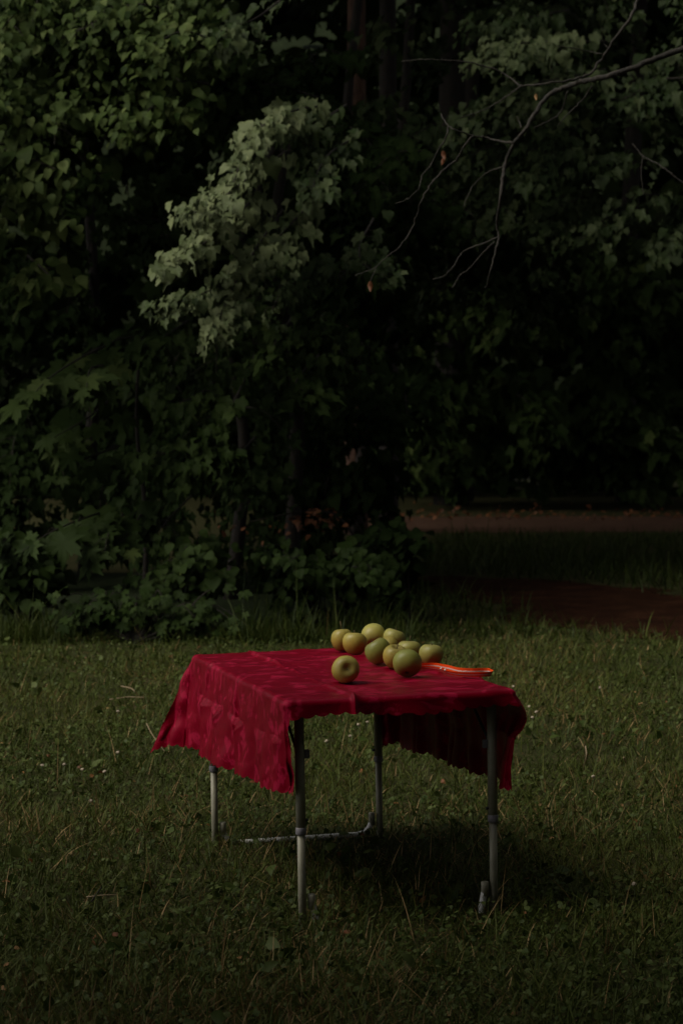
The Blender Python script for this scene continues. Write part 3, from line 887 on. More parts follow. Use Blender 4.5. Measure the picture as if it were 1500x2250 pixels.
rounded_box('tabletop', 2 * TW2 - .02, 2 * TD2 - .02, .016, (0, 0, TH - .010), .003, M['board'], table)
for sx in (-1, 1):
    rounded_box('edge_rail', .009, 2 * TD2, .026, (sx * (TW2 - .0045), 0, TH - .014), .003, M['aluminium'], table)
for sy in (-1, 1):
    rounded_box('edge_rail', 2 * TW2 - .02, .009, .026, (0, sy * (TD2 - .0045), TH - .014), .003, M['aluminium'], table)
LA, LB = .250, .5265
HC, HK = .233, .423
for sy in (-1, 1):
    for sx in (-1, 1):
        x, y = sx * LA, sy * LB
        leg = Tubes(); leg.add([(x, y, HC), (x, y, .35), (x, y, TH - .02)], .0122, 18)
        lg = leg.build('leg', M['aluminium'], table)
        lo = Tubes(); lo.add([(x, y, -.03), (x, y, .1), (x, y, HC)], .0100, 18); lo.build('lower_tube', M['aluminium'], lg)
        co = Tubes(); co.add([(x, y, HC - .010), (x, y, HC - .008), (x, y, HC + .006), (x, y, HC + .008)], [.0125, .0136, .0136, .0126], 18); co.build('collar', M['grey_plastic'], lg)
        bt = Tubes(); bt.add([(x - sx * .011, y, HC + .026), (x - sx * .0165, y, HC + .026), (x - sx * .019, y, HC + .026)], [.0035, .0045, .003], 8); bt.build('button', M['dark_plastic'], lg)
        if sy < 0:
            rounded_box('clip', .014, .010, .022, (x - sx * .018, y, HK), .002, M['grey_plastic'], lg)
        br = Tubes(); br.add([(x, y - sy * .012, HK - .005), (x, y - sy * .11, HK + .055), (x, y - sy * .21, TH - .022)], .0042, 8); br.build('brace', M['dark_plastic'], lg)
    rail = Tubes()
    xs = LA - .024
    arc = [(-xs, .066), (-xs, .045), (-xs + .004, .030), (-xs + .015, .017), (-xs + .032, .009), (-xs + .06, .006)]
    dzr = -.034 if sy < 0 else -.003
    arc = [(a, b + (dzr if b < .02 else 0)) for a, b in arc]
    prof = arc + [(0, .006 + dzr)] + [(-a, b) for a, b in arc[::-1]]
    rail.add(smooth_path([(a, sy * LB, z + .006) for a, z in prof], 60), .0085, 12)
    fr = rail.build('foot_rail', M['white_tube'], table)
    for sx in (-1, 1):
        sv = Tubes(); sv.add([(sx * xs, sy * LB, .036), (sx * xs, sy * LB, .071), (sx * xs, sy * LB, .0725)], [.0098, .0098, .0085], 14); sv.build('sleeve', M['aluminium'], fr)

# ------------------------------------------------------------------ tablecloth
NS, NT = 460, 520
CZ = TH + .003
ea, eb = TW2 + .004, TD2 + .004


def lerp(a, b, t): return a + (b - a) * t


def scallop(x, per=.037, dep=.008): return dep * np.abs(np.sin(np.pi * x / per)) ** .7


U, Vv = np.meshgrid(np.linspace(0, 1, NS), np.linspace(0, 1, NT), indexing='ij')
near_o, far_o = .050, .20
tt0 = -eb - near_o + Vv * (2 * eb + near_o + far_o)
fr_ = np.clip((tt0 + eb) / (2 * eb), 0, 1)
left_o = lerp(.232, .272, fr_) + scallop(tt0)
right_o = lerp(.255, .295, fr_) + scallop(tt0 + .01)
S = -ea - left_o + U * (2 * ea + left_o + right_o)
nscal = scallop(S); T_ = tt0.copy()
fn = np.clip((-eb - tt0) / near_o, 0, 1); ff = np.clip((tt0 - eb) / far_o, 0, 1)
T_ = T_ - fn * (nscal - .004) + ff * nscal
T_ = T_ - fn * .006 * np.sin(S * 17 + 1)


def place(S, T):
    a_side = np.sign(S); b_side = np.sign(T)
    da = np.maximum(np.abs(S) - ea, 0); db = np.maximum(np.abs(T) - eb, 0)
    r = np.hypot(da, db); th = np.arctan2(db, da)
    ca = np.clip(S, -ea, ea); cb = np.clip(T, -eb, eb)
    rho = .015
    ha = np.stack([np.cos(th) * a_side, np.sin(th) * b_side], -1)
    # outward drift of each panel, and of each corner fold
    kL = .10 + .05 * np.sin(T * 9 + .6) + .04 * np.sin(T * 23)
    kL = kL - .16 * np.clip((-T - .35) / .2, 0, 1)
    kR = .05 + .05 * np.sin(T * 14) + .03 * np.sin(T * 37) - .02
    kN = .12 + .10 * np.sin(S * 21 + .5) + .09 * np.sin(S * 47 + 2)
    kF = .10 + .05 * np.sin(S * 13)
    ka = np.where(S < 0, kL, kR); kb = np.where(T < 0, kN, kF)
    tht = np.where(T > 0, .62, .35)                          # where the corner folds back on itself
    w = np.clip(np.where(th < tht, th / tht, (np.pi / 2 - th) / (np.pi / 2 - tht)), 0, 1)
    Fx = np.zeros_like(S); Fy = np.zeros_like(S)
    for sa, sb, fx, fy, ww in ((-1, 1, -.40, .36, 1), (1, 1, -.10, .12, 1), (-1, -1, .12, -.06, 1), (1, -1, .03, .02, 1)):
        mk = (a_side == sa) & (b_side == sb)
        Fx = np.where(mk, fx, Fx); Fy = np.where(mk, fy, Fy)
    c2, s2 = np.cos(th) ** 2, np.sin(th) ** 2
    dx = (1 - w) * ka * c2 * a_side + w * Fx
    dy = (1 - w) * kb * s2 * b_side + w * Fy
    dz = -np.ones_like(S)
    ln = np.sqrt(dx * dx + dy * dy + 1); dx, dy, dz = dx / ln, dy / ln, dz / ln
    arc = np.minimum(r, rho * np.pi / 2); ang = arc / rho
    rem = r - arc
    x = ca + ha[..., 0] * rho * np.sin(ang) + dx * rem
    y = cb + ha[..., 1] * rho * np.sin(ang) + dy * rem
    z = CZ - rho * (1 - np.cos(ang)) + dz * rem
    # the right panel bellies out near its front end, then tucks in
    bell = np.where((S > 0), np.sin(np.clip(rem / .11, 0, 1) * np.pi), 0) * np.clip((-T - .34) / .22, 0, 1)
    x = x + .030 * bell
    x = x - np.where(S > 0, np.clip((rem - .09) / .1, 0, 1) * .020, 0) * np.clip((-T - .3) / .26, 0, 1)
    return x, y, z, r, rem


X, Y, Z, Rr, Rem = place(S, T_)
# pressed fold lines and slack
def crease(d, amp, wid): return amp * np.exp(-np.abs(d) / wid)


nz = rng.uniform(0, 6.28, 12)
relief = np.zeros_like(S)


def kick(d, amp, up, down):
    """a pressed fold: steep on one side, running out slowly on the other"""
    return amp * np.where(d < 0, np.exp(d / up * 2.2), np.exp(-d / down * 2.2))


DENTS = [[(.45, .10, .02, .7), (.30, .09, .02, .55), (.10, .03, .17, 1.0), (-.12, .05, .14, .8), (-.34, .10, .08, .55), (-.5, .06, .05, .4)], [(.3, .1, .05, .8), (-.1, .05, .2, .9), (-.35, .1, .05, .5), (.1, .02, .1, .4)]]
for k, (c, amp, up, down) in enumerate([(-.395, .019, .07, .030), (-.128, .0145, .008, .030), (.147, .005, .012, .03), (.42, .010, .07, .03)]):
    wob = c + .004 * np.sin(T_ * 8 + k) + .003 * np.sin(T_ * 23 + k)
    mod = np.zeros_like(S)                                    # dents of uneven width, each running out to nothing at one end
    for tc, wl, wr, a_ in DENTS[k % 2]:
        u_ = T_ - tc
        mod = np.maximum(mod, a_ * np.where(u_ < 0, np.clip(1 + u_ / wl, 0, 1), np.clip(1 - u_ / wr, 0, 1)))
    if abs(c) < .3: mod = np.clip(.55 + .5 * np.sin(T_ * 7 + nz[k]) + .25 * np.sin(T_ * 29 + nz[k + 4]), .05, 1.1)
    d_ = (S - wob) if abs(c) < .3 else ((wob - S) if c < 0 else (S - wob))     # on a hanging panel d grows downwards
    if abs(c) > .3:
        relief += amp * np.where(d_ < 0, -.25 * np.exp(d_ / .02), np.where(d_ < .006 + .03 * mod, d_ / (.006 + .03 * mod), np.exp(-(d_ - .006 - .03 * mod) / .05))) * mod
    else:
        relief += kick(d_, amp, up, down) * mod
for k, (c, amp) in enumerate([(.30, .008), (-.05, .008), (-.30, .008)]):
    wob = c + .003 * np.sin(S * 9 + k)
    relief += kick(T_ - wob, amp, .012, .03) * np.clip(.45 + .6 * np.sin(S * 13 + nz[4 + k]), 0, 1.1)
slack = .0016 * np.sin(S * 38 + 3 * np.sin(T_ * 5)) * np.sin(T_ * 17 + nz[8]) + .0012 * np.sin(T_ * 44 + 2 * np.sin(S * 9)) + .0010 * np.sin(S * 83 + T_ * 31)
hang = np.clip(Rem / .15, 0, 1.6)
fold = hang * (.006 * np.sin(T_ * 26 + 1.3 * np.sin(T_ * 7)) + .003 * np.sin(T_ * 61 + S * 9))
foldn = hang * (.004 * np.sin(S * 30) + .002 * np.sin(S * 71 + 1))
P3 = np.stack([X, Y, Z], -1)
gu = np.gradient(P3, axis=0); gv = np.gradient(P3, axis=1)
Nn = unit(np.cross(gu, gv))
amp = relief + np.maximum(slack, -.001) + .0012
amp = amp * np.where(Rr <= 0, .75, 1) + np.where(np.abs(S) > ea, fold, 0) + np.where(np.abs(T_) > eb, foldn, 0)
P3 = P3 + Nn * amp[..., None]
# relief must not press the cloth into the board
P3[..., 2] = np.where(Rr <= 0, np.maximum(P3[..., 2], CZ), P3[..., 2])
P3[..., 2] += np.where(Rr <= 0, .0, 0)

# damask figure: serrated leaves and rosettes in repeating rows, drawn in cloth coordinates
figm = np.zeros_like(S)
fr2 = np.random.default_rng(5)


def serrated(cx, cy, ang, ln, wd, teeth):
    ca, sa = math.cos(ang), math.sin(ang)
    x = (S - cx) * ca + (T_ - cy) * sa; y = -(S - cx) * sa + (T_ - cy) * ca
    y = y - .25 * x * (x / ln)
    u = x / ln
    env = wd * np.sin(np.pi * np.clip(u, 0, 1)) ** .8 * (1 - .35 * u)
    saw = 1 - .45 * ((u * teeth - np.abs(y) / wd * .8) % 1.0)
    vein = (np.abs(y) < .0011) & (u < .8)
    return (u > 0) & (u < 1) & (np.abs(y) < env * saw) & ~vein


def cnoise(x, y, seed):
    r_ = np.random.default_rng(seed); G = r_.uniform(0, 1, (64, 64))
    i, j = np.floor(x).astype(int), np.floor(y).astype(int); f, g_ = x - i, y - j
    f, g_ = f * f * (3 - 2 * f), g_ * g_ * (3 - 2 * g_)
    q = lambda a, b: G[a % 64, b % 64]
    return (q(i, j) * (1 - f) + q(i + 1, j) * f) * (1 - g_) + (q(i, j + 1) * (1 - f) + q(i + 1, j + 1) * f) * g_


# big torn-edged blooms, the thread steps running across the table
ws = S + .018 * (cnoise(S * 30, T_ * 30, 21) - .5) * 2 + .02 * cnoise(S * 9, T_ * 150, 24)
wt = T_ + .018 * (cnoise(S * 30, T_ * 30, 22) - .5) * 2
bloom = .50 * cnoise(ws * 17, wt * 28, 23) + .50 * cnoise(ws * 58, wt * 84, 25)
figm = np.maximum(figm, bloom > .66)
ring = np.abs(.6 * cnoise(ws * 13 + 9, wt * 17, 26) + .4 * cnoise(ws * 40, wt * 40, 27) - .5) < .012      # thin scrolling stems
figm = np.maximum(figm, ring & (cnoise(S * 6, T_ * 6, 28) > .5))
for i in range(-5, 6):
    for j in range(-6, 7):
        cx = i * .13 + .065 * (j % 2) + fr2.normal(0, .015); cy = j * .125 + fr2.normal(0, .015)
        if abs(cx) > .75 or abs(cy) > .85: continue
        a0 = fr2.uniform(0, 6.28)
        for k in range(fr2.integers(1, 4)):
            figm = np.maximum(figm, serrated(cx, cy, a0 + k * .75 + fr2.normal(0, .2), fr2.uniform(.03, .07), fr2.uniform(.007, .016), fr2.integers(5, 9)))
fine = np.sin(T_ * 1400 + 40 * np.sin(S * 60)) * .12
figm = np.clip(figm.astype(float) * (.9 + fine), 0, 1)
idx = np.arange(NS * NT).reshape(NS, NT)
Q = np.stack([idx[:-1, :-1], idx[1:, :-1], idx[1:, 1:], idx[:-1, 1:]], -1).reshape(-1, 4)
cloth_me = mesh_np('tablecloth', P3.reshape(-1, 3), Q, {'figure': figm.ravel()})
cloth = link('tablecloth', cloth_me, M['damask'])
cloth.matrix_world = TM
tag(cloth, 'crimson damask tablecloth with a scalloped hem hanging off the folding table', 'tablecloth')

# ------------------------------------------------------------------ apples
TMi = TM.inverted()


def on_table(px, py, dz=0.0):
    """where the line of sight through a photo pixel meets the cloth"""
    o = TMi @ Vector((0, 0, CAM_H)); p = TMi @ (Vector((0, 0, CAM_H)) + ray(px, py) * 6)
    d = p - o
    t = (CZ + .004 + dz - o.z) / d.z
    return TM @ (o + d * t)


def apple_mesh(seed, R, h, squat, lobes):
    r_ = np.random.default_rng(seed)
    n, m_ = 30, 40
    prof = []
    for k in range(n + 1):
        u = k / n * math.pi                      # 0 top .. pi bottom
        rad = R * (math.sin(u) ** .88)
        z = math.cos(u) * h
        z -= .30 * h * math.exp(-(rad / (.34 * R)) ** 2) * (1 if u < math.pi / 2 else 0)
        z += .20 * h * math.exp(-(rad / (.26 * R)) ** 2) * (1 if u > math.pi / 2 else 0)
        rad *= 1 + squat * .10 * math.cos(u)     # wider shoulders than base
        prof.append((rad, z))
    V, T = [], []
    ph = r_.uniform(0, 6.28); sk = r_.normal(0, .03, 2)
    for k, (rad, z) in enumerate(prof):
        for j in range(m_):
            a = 2 * math.pi * j / m_
            u = k / n
            lob = 1 + lobes * math.cos(5 * a + ph) * (.25 + .75 * u) * math.sin(u * math.pi) ** .7 + .014 * math.cos(2 * a + ph * 2)
            x, y = rad * lob * math.cos(a), rad * lob * math.sin(a)
            zz = z * (1 + .012 * math.cos(5 * a + ph) * math.sin(u * math.pi) ** 2) + sk[0] * x + sk[1] * y
            V.append((x, y, zz))
    for k in range(n):
        for j in range(m_):
            p, q = k * m_ + j, k * m_ + (j + 1) % m_
            T.append((p, p + m_, q + m_, q))
    return mesh_np('apple', V, T)


APPLES = [  # centre x, silhouette bottom y, width in photo pixels, height ratio, material, tilt (axis azimuth, angle), label
    (751.5, 1433.5, 49, 1.12, 'apple_yellow', (2.0, .10), 'yellow apple with a long upright stem, at the far left of the heap'),
    (779, 1441.5, 54, 1.02, 'apple_yellow', (1.2, .12), 'squarish yellow apple in front of the one with the long stem'),
    (820, 1428, 56, 1.04, 'apple_pale', (1.5, .95), 'tall pale green apple at the back of the heap, highest in the picture'),
    (866, 1430, 50, .98, 'apple_pale', (.5, .25), 'pale green apple at the back right of the heap, shallow dimple on top'),
    (853, 1448, 48, .98, 'apple_yellow', (3.5, .8), 'mostly hidden yellow apple in the middle of the heap'),
    (831, 1463, 58, 1.04, 'apple_green', (3.0, .50), 'green apple leaning to the left in the middle of the heap'),
    (898, 1456, 56, .93, 'apple_pale', (.3, .10), 'pale apple with a short upright stem behind the dark green apple'),
    (868, 1472.5, 55, 1.05, 'apple_yellow', (5.2, .35), 'yellow-green apple wedged behind the left side of the dark green apple'),
    (894.5, 1490.5, 64, .94, 'apple_green', (1.5, .65), 'large dark green apple at the front of the heap beside the orange strap'),
    (947, 1464, 54, .96, 'apple_pale', (0, .08), 'ribbed pale apple standing apart at the right end of the heap'),
    (758.5, 1503, 61, .96, 'apple_yellow', (-1.35, 1.38), 'single yellow apple lying on its side apart from the others, dimple facing forward'),
]
placed = []
for k, (cx, by, wpx, hr, mat, (az, tl), lab) in enumerate(APPLES):
    c0 = on_table(cx, by - 2)
    R = wpx / 2 / F * c0.y
    h = R * hr * .96
    me = apple_mesh(k + 3, R, h, .9 if k not in (8, 2) else .3, .012 if k != 9 else .028)
    a = link('apple', me, M[mat])
    rot = Matrix.Rotation(az, 3, 'Z') @ Matrix.Rotation(tl, 3, 'Y') @ Matrix.Rotation(k * 1.1, 3, 'Z')
    zs = [(rot @ v.co).z for v in me.vertices]
    a.matrix_world = Matrix.Translation((c0.x, c0.y + R * .25, c0.z - min(zs) - .001)) @ rot.to_4x4()
    tag(a, lab, 'apple', 'apples on the tablecloth')
    top = min(v.co.z for v in me.vertices if math.hypot(v.co.x, v.co.y) < .12 * R and v.co.z > 0)
    bot = max(v.co.z for v in me.vertices if math.hypot(v.co.x, v.co.y) < .12 * R and v.co.z < 0)
    ln = {0: .030, 6: .020, 7: .012, 1: .014}.get(k, .010)
    st = Tubes(); st.add([(0, 0, top - .002), (.001, .001, top + ln * .5), (.003, .002, top + ln)], [.0014, .0011, .0016], 7); st.build('stem', M['stem'], a)
    cl = Tubes()
    for q in range(5):
        an = q * 1.2566
        cl.add([(.001 * math.cos(an), .001 * math.sin(an), bot + .001), (.004 * math.cos(an), .004 * math.sin(an), bot - .002), (.0055 * math.cos(an + .3), .0055 * math.sin(an + .3), bot - .005)], [.0015, .0014, .0004], 5)
    cl.build('calyx', M['stem'], a)
    placed.append((a, R))
for i in range(len(placed)):                                   # push touching apples apart along the line of sight
    for j in range(i):
        (a, ra), (b_, rb) = placed[i], placed[j]
        d = (a.matrix_world.translation - b_.matrix_world.translation).length
        if d < (ra + rb) * .90: print('apples close', i, j, round(d / (ra + rb), 2))

# ------------------------------------------------------------------ orange reflective strap: a loop of webbing on its edge
sp_px = [(905, 1472), (935, 1471), (962, 1474), (985, 1482), (1008, 1487), (1040, 1488.5), (1068, 1488), (1078, 1486), (1078, 1483), (1066, 1482), (1036, 1482.5), (1008, 1481), (984, 1475), (955, 1469), (920, 1468)]
spts = smooth_path([on_table(x, y) for x, y in sp_px], 110)
upv = np.array(TM.to_3x3() @ Vector((0, 0, 1)))
strap = empty('strap', tuple(spts[55]), 'bright orange webbing strap with a silver reflective stripe, looped at the right table edge', 'strap')
tg = unit(np.gradient(spts, axis=0)); nr = unit(np.cross(tg, upv))
tw_ = np.interp(np.linspace(0, 1, 110), [0, .12, .3, .45, .6, .85, 1], [1.0, .9, .7, .6, .1, .1, .7])      # how far the band lies down
hv = upv[None] * np.cos(tw_)[:, None] - nr * np.sin(tw_)[:, None] * np.interp(np.linspace(0, 1, 110), [0, .5, .56, 1], [-1, -1, 1, 1])[:, None]
WB = .0155


def band(name, f0, f1, thick, mat, lift=0.0):
    rows = []
    for side in (-1, 1):
        for f in (f0, f1):
            rows.append(spts + hv * (WB * f) + nr * (side * thick) + upv * .0015)
    n = len(spts)
    V = np.concatenate([rows[0], rows[1], rows[3], rows[2]]) - spts[55]
    Tt = []
    for i in range(n - 1):
        for k in range(4):
            a_, b_ = k * n, ((k + 1) % 4) * n
            Tt.append((a_ + i, b_ + i, b_ + i + 1, a_ + i + 1))
    Tt += [(0, n, 2 * n, 3 * n), (n - 1, 4 * n - 1, 3 * n - 1, 2 * n - 1)]
    return link(name, mesh_np(name, V, Tt, smooth=False), mat, strap)


band('webbing', 0, 1, .0010, M['orange'])
band('reflective_stripe', .34, .56, .0013, M['silver'])
i0 = 24
rv = Tubes(); c_ = spts[i0] + hv[i0] * WB * 1.05 - spts[55]
rv.add([c_, c_ + upv * .002, c_ + upv * .0045], [.0035, .003, .001], 8); rv.build('rivet', M['silver'], strap)
rv = Tubes(); c_ = spts[i0 - 3] + hv[i0 - 3] * WB * 1.05 - spts[55]
rv.add([c_, c_ + upv * .002, c_ + upv * .0045], [.003, .003, .001], 8); rv.build('rivet', M['silver'], strap)

# ------------------------------------------------------------------ grass
def vnoise(x, y, sc, seed):
    r_ = np.random.default_rng(seed); G = r_.uniform(0, 1, (64, 64))
    u, v = x * sc, y * sc
    i, j = np.floor(u).astype(int), np.floor(v).astype(int); f, g_ = u - i, v - j
    f, g_ = f * f * (3 - 2 * f), g_ * g_ * (3 - 2 * g_)
    q = lambda a, b: G[a % 64, b % 64]
    return (q(i, j) * (1 - f) + q(i + 1, j) * f) * (1 - g_) + (q(i, j + 1) * (1 - f) + q(i + 1, j + 1) * f) * g_


def off_strip(x, y, c, hw, edge):
    d = np.sqrt((x[:, None] - c[None, ::2, 0]) ** 2 + (y[:, None] - c[None, ::2, 1]) ** 2)
    k = d.argmin(1)
    return d.min(1) - hw[::2][k] + rng.normal(0, edge, len(x))


def blades(name, x, y, h, w, tint, lean=.55, segs=3, label=None, curl=1.0):
    n = len(x)
    az = rng.uniform(0, 2 * math.pi, n)
    ln = np.abs(rng.normal(lean, .35, n)).clip(0, 1.35)
    fa = az + rng.normal(math.pi / 2, .5, n)
    d = np.stack([np.cos(az), np.sin(az), np.zeros(n)], 1)
    sd = np.stack([np.cos(fa), np.sin(fa), np.zeros(n)], 1)
    V = np.zeros((n, 2 * segs + 1, 3)); prev = np.stack([x, y, np.full(n, -.004)], 1)
    for s in range(segs + 1):
        if s:
            th = ln * (.45 + curl * .75 * s / segs)
            prev = prev + (d * np.sin(th)[:, None] + UP * np.cos(th)[:, None]) * (h / segs)[:, None]
        wd = (w * (1 - (s / segs) ** 1.6))[:, None] * .5
        if s < segs:
            V[:, 2 * s] = prev - sd * wd; V[:, 2 * s + 1] = prev + sd * wd
        else:
            V[:, 2 * s] = prev
    V[:, :, 2] = np.maximum(V[:, :, 2], .002)
    T = []
    for s in range(segs - 1):
        T += [(2 * s, 2 * s + 1, 2 * s + 3), (2 * s, 2 * s + 3, 2 * s + 2)]
    T.append((2 * segs - 2, 2 * segs - 1, 2 * segs))
    T = np.array(T)
    Tall = (T[None] + (np.arange(n) * (2 * segs + 1))[:, None, None]).reshape(-1, 3)
    me = mesh_np(name, V.reshape(-1, 3), Tall, {'tint': np.repeat(tint, 2 * segs + 1)})
    return tag(link(name, me, M['grass']), label, None, None, 'stuff')


def scatter(n, y0, y1, power=1.0, margin=.7):
    """points over the ground seen by the camera, denser towards it"""
    u = rng.uniform(0, 1, n)
    y = (y0 ** (1 - power + 1e-6) + u * (y1 ** (1 - power + 1e-6) - y0 ** (1 - power + 1e-6))) ** (1 / (1 - power + 1e-6))
    x = rng.uniform(-1, 1, n) * (.155 * y + margin)
    return x, y


x, y = scatter(155000, 4.0, 13.4, .8)
keep = off_strip(x, y, trail_c, trail_w, .12) > 0
x, y = x[keep], y[keep]
n = len(x)
pn = vnoise(x, y, 1.3, 1); p2 = vnoise(x, y, 4.5, 2); p3 = vnoise(x, y, .6, 3)
tint = np.clip(.18 + .38 * pn + .22 * p2 + rng.normal(0, .13, n), 0, .84)
dry = rng.uniform(0, 1, n) < .03 + .12 * np.clip((vnoise(x, y, 1.0, 9) - .55) * 3, 0, 1)
tint = np.where(dry, rng.uniform(.84, 1, n), tint)
h = (.034 + .042 * p2 + .022 * pn) * rng.lognormal(0, .34, n) * .78
h = h * np.interp(y, [4, 6, 12, 13.4], [1.1, 1, .95, .9])
w = rng.uniform(.0022, .0046, n) * np.interp(y, [4, 8, 13.4], [1, 1.15, 1.5])
blades('grass', x, y, h, w, tint, .95, 3, 'short lawn grass around the table')

x, y = scatter(1800, 4.2, 13.0, .6)
keep = off_strip(x, y, trail_c, trail_w, .1) > 0
x, y = x[keep], y[keep]; n = len(x)
blades('tall_grass', x, y, rng.uniform(.09, .20, n), rng.uniform(.0022, .0042, n), np.where(rng.uniform(0, 1, n) < .16, rng.uniform(.86, 1, n), rng.uniform(.2, .7, n)), .75, 5, 'scattered long blades and dry stalks in the lawn')

# rough grass at the wood edge and between the trails
n = 12000
x = rng.uniform(-2.8, .42, n); y = 12.3 + rng.gamma(1.6, .28, n)
pt = vnoise(x, y, 2.4, 4)
keep = (pt + .25 * vnoise(x, y, 7, 8) + rng.normal(0, .1, n)) > .66
x, y, pt = x[keep], y[keep], pt[keep]; n = len(x)
blades('tall_grass', x, y, (.04 + .12 * pt) * rng.lognormal(0, .45, n), rng.uniform(.003, .007, n), np.clip(rng.normal(.28, .2, n), 0, .95), .7, 4, 'patchy rough grass along the foot of the wood')
n = 26000
x = rng.uniform(-.5, 7, n); y = rng.uniform(12.6, 23.4, n)
keep = (off_strip(x, y, trail_c, trail_w, .12) > 0) & (off_strip(x, y, path_c, path_w, .15) > .0) & (x > -.2 + .12 * (y - 13))
x, y = x[keep], y[keep]; n = len(x)
blades('tall_grass', x, y, (.06 + .16 * vnoise(x, y, .9, 6)) * rng.lognormal(0, .35, n) * np.interp(y, [19, 23], [1, .5]), rng.uniform(.006, .011, n), np.clip(rng.normal(.22, .14, n), 0, .9), .75, 3, 'dim rough grass between the dirt trail and the path')


def ground_leaves(name, n, y0, y1, kind, mat, size, lift, tilt, label, tr=(.2, .9), power=.7, mask=None):
    x, y = scatter(n, y0, y1, power)
    if mask is not None:
        k = mask(x, y); x, y = x[k], y[k]
    n = len(x)
    Lg = Leaves()
    Lg.add(np.stack([x, y, rng.uniform(*lift, n)], 1), UP + rng.normal(0, tilt, (n, 3)), rng.normal(0, 1, (n, 3)) * np.array([1, 1, .15]), rng.uniform(*size, n), rng.uniform(*tr, n))
    return tag(link(name, leaf_mesh(name, Lg.arrays(), kind, (0, 0, 0)), M[mat]), label, None, None, 'stuff')


ontrail = lambda x, y: off_strip(x, y, trail_c, trail_w, .1) > 0
ground_leaves('clover', 30000, 4.0, 13.2, 'broad', 'weed', (.008, .019), (.012, .045), .5, 'clover and small weeds in the lawn', (.2, 1), .8, lambda x, y: ontrail(x, y) & (vnoise(x, y, 1.6, 12) + rng.normal(0, .12, len(x)) > .42))
ground_leaves('weeds', 2200, 4.2, 13.0, 'ovate', 'weed', (.022, .05), (.01, .045), .8, 'broad-leaved weeds scattered in the lawn', (.1, .9), .7, lambda x, y: ontrail(x, y) & (vnoise(x, y, 2.2, 13) > .5))
ground_leaves('fallen_leaves', 450, 4.2, 13.0, 'ovate', 'dead_leaf', (.010, .024), (.006, .03), .5, 'brown bits of fallen leaf in the lawn', (.0, 1), .7)
n = 320
x = rng.uniform(0, 7, n); y = 26.3 + rng.gamma(1.6, .7, n)
Lg = Leaves(); Lg.add(np.stack([x, y, rng.uniform(.01, .07, n)], 1), UP + OUT * .3 + rng.normal(0, .4, (n, 3)), rng.normal(0, 1, (n, 3)), rng.uniform(.04, .09, n), rng.uniform(.0, .6, n) ** 1.5)
tag(link('fallen_leaves', leaf_mesh('fallen_leaves', Lg.arrays(), 'ovate', (0, 0, 0)), M['dead_leaf']), 'brown fallen leaves along the far side of the path', None, None, 'stuff')
n = 60
x = np.concatenate([rng.normal(at(700, 1132, 15).x, .09, 45), rng.normal(at(570, 1160, 15).x, .2, 15)]); z = np.concatenate([rng.normal(at(700, 1132, 15).z, .035, 45), rng.normal(at(570, 1160, 15).z, .07, 15)])
Lg = Leaves(); Lg.add(np.stack([x, rng.uniform(14.4, 15.2, n), z], 1), UP + OUT * .6 + rng.normal(0, .4, (n, 3)), rng.normal(0, 1, (n, 3)), rng.uniform(.03, .06, n), rng.uniform(0, .6, n))
Lw2 = Lg
wr = empty('withered_branch', (0.1, 15.0, 0), 'withered low branch with rust-brown leaves in the dark under the maple', 'branch')
o_ = np.array(wr.location)
wm = link('leaves', leaf_mesh('leaves', Lg.arrays(), 'ovate', o_), M['dead_leaf'], wr); wm['kind'] = 'stuff'
tb = Tubes(); tb.add(smooth_path([(0.35, 15.0, 0), (.15, 14.9, .35), (-.1, 14.8, .62), (-.6, 14.8, .55)], 12), np.linspace(.014, .004, 12), 6); tb.build('branch', M['bark'], wr, tuple(o_))

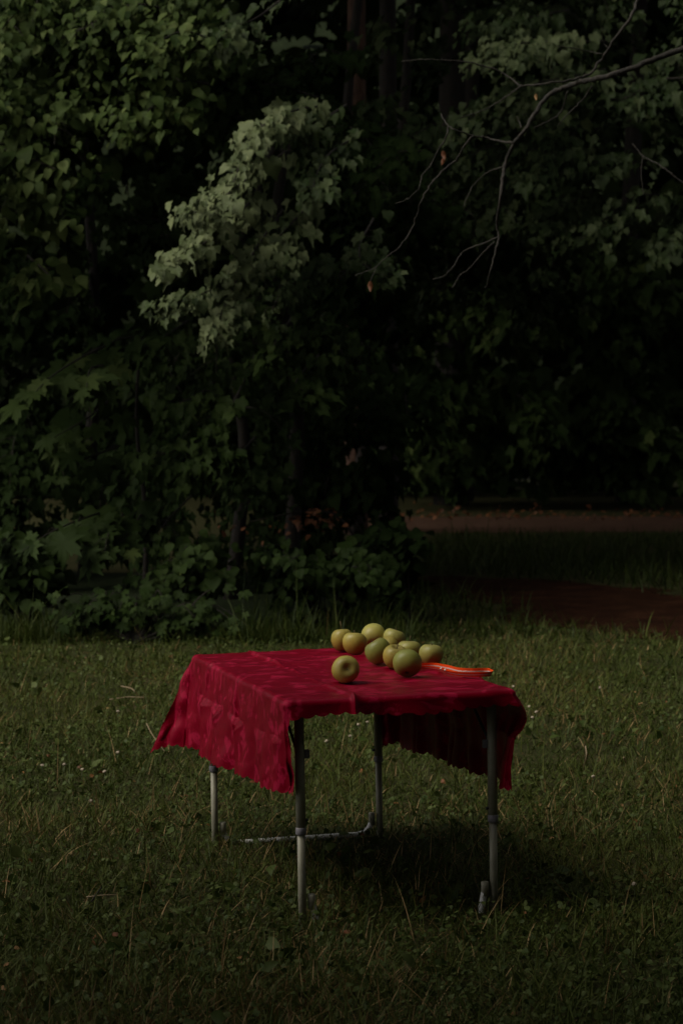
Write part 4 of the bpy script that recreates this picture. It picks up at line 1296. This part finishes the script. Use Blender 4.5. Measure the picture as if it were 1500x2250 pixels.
# white clover heads
fl = [(1160, 1560), (1178, 1572), (1172, 1584), (95, 1690), (140, 1688), (178, 1700), (230, 1705), (790, 1600), (770, 1625), (805, 1594), (256, 1662), (718, 1637), (1320, 1518), (260, 1570), (1300, 1715), (196, 1770), (1395, 1955), (1130, 1515)]
bm = bmesh.new(); bmesh.ops.create_icosphere(bm, subdivisions=2, radius=1)
for v in bm.verts: v.co *= rng.uniform(.8, 1.2)
fme = bpy.data.meshes.new('flower_head'); bm.to_mesh(fme); bm.free(); fme.materials.append(M['flower'])
st = Tubes(); st.add([(0, 0, 0), (.003, 0, .03), (.005, .001, .055)], [.001, .001, .0008], 5); sme = st.mesh('stalk'); sme.materials.append(plain('green_stalk', (.05, .07, .02), .6))
for k, (x, y) in enumerate(fl):
    p = on_z(x, y, .045); p.z = 0
    r = empty('clover_flower', p, 'small whitish clover head standing in the lawn', 'flower', 'clover flowers in the lawn')
    r.rotation_euler.z = k * 1.3
    s = link('stalk', sme, None, r)
    hd = link('flower_head', fme, None, r, (.005, .001, .058)); hd.scale = (.0065, .0065, .0052)

# dry sticks
def stick(pts_px, r, mat, label, zs):
    p = [on_z(x, y, z) for (x, y), z in zip(pts_px, zs)]
    T = Tubes(); c = p[len(p) // 2]
    T.add(smooth_path(p, 14), np.linspace(r, r * .5, 14), 6)
    o = T.build('stick', mat, None, tuple(c)); o.location = c
    return tag(o, label, 'stick', 'dry sticks lying in the grass')


straw = plain('straw', (.20, .145, .085), .7, 0, .3, .2, 80)
stick([(190, 1972), (225, 1968), (256, 1967)], .0022, straw, 'thin pale straight stick crossing a dark twig in the lower left grass', (.045, .05, .05))
stick([(198, 1990), (208, 1972), (222, 1952)], .0035, M['bark'], 'short dark twig standing up in the lower left grass', (.02, .045, .085))
stick([(240, 1538), (280, 1532), (318, 1533)], .003, straw, 'pale dry stalk lying in the grass left of the cloth, lower one', (.03, .04, .04))
stick([(265, 1508), (290, 1514), (303, 1530)], .003, straw, 'pale bent dry stalk in the grass left of the cloth, upper one', (.04, .07, .04))
stick([(322, 1590), (335, 1615), (362, 1652)], .0022, straw, 'thin pale stalk leaning by the left tip of the tablecloth', (.1, .07, .03))
stick([(1370, 1665), (1373, 1675), (1375, 1686)], .0035, straw, 'short tan stick upright in the grass right of the table', (.08, .05, .03))
stick([(1286, 1640), (1288, 1662), (1281, 1688)], .003, straw, 'curved yellow stalk in the grass right of the table', (.10, .07, .02))
print('tris', sum(len(m.loop_triangles) if False else sum(1 for _ in ()) for m in bpy.data.meshes), 'objects', len(bpy.data.objects))
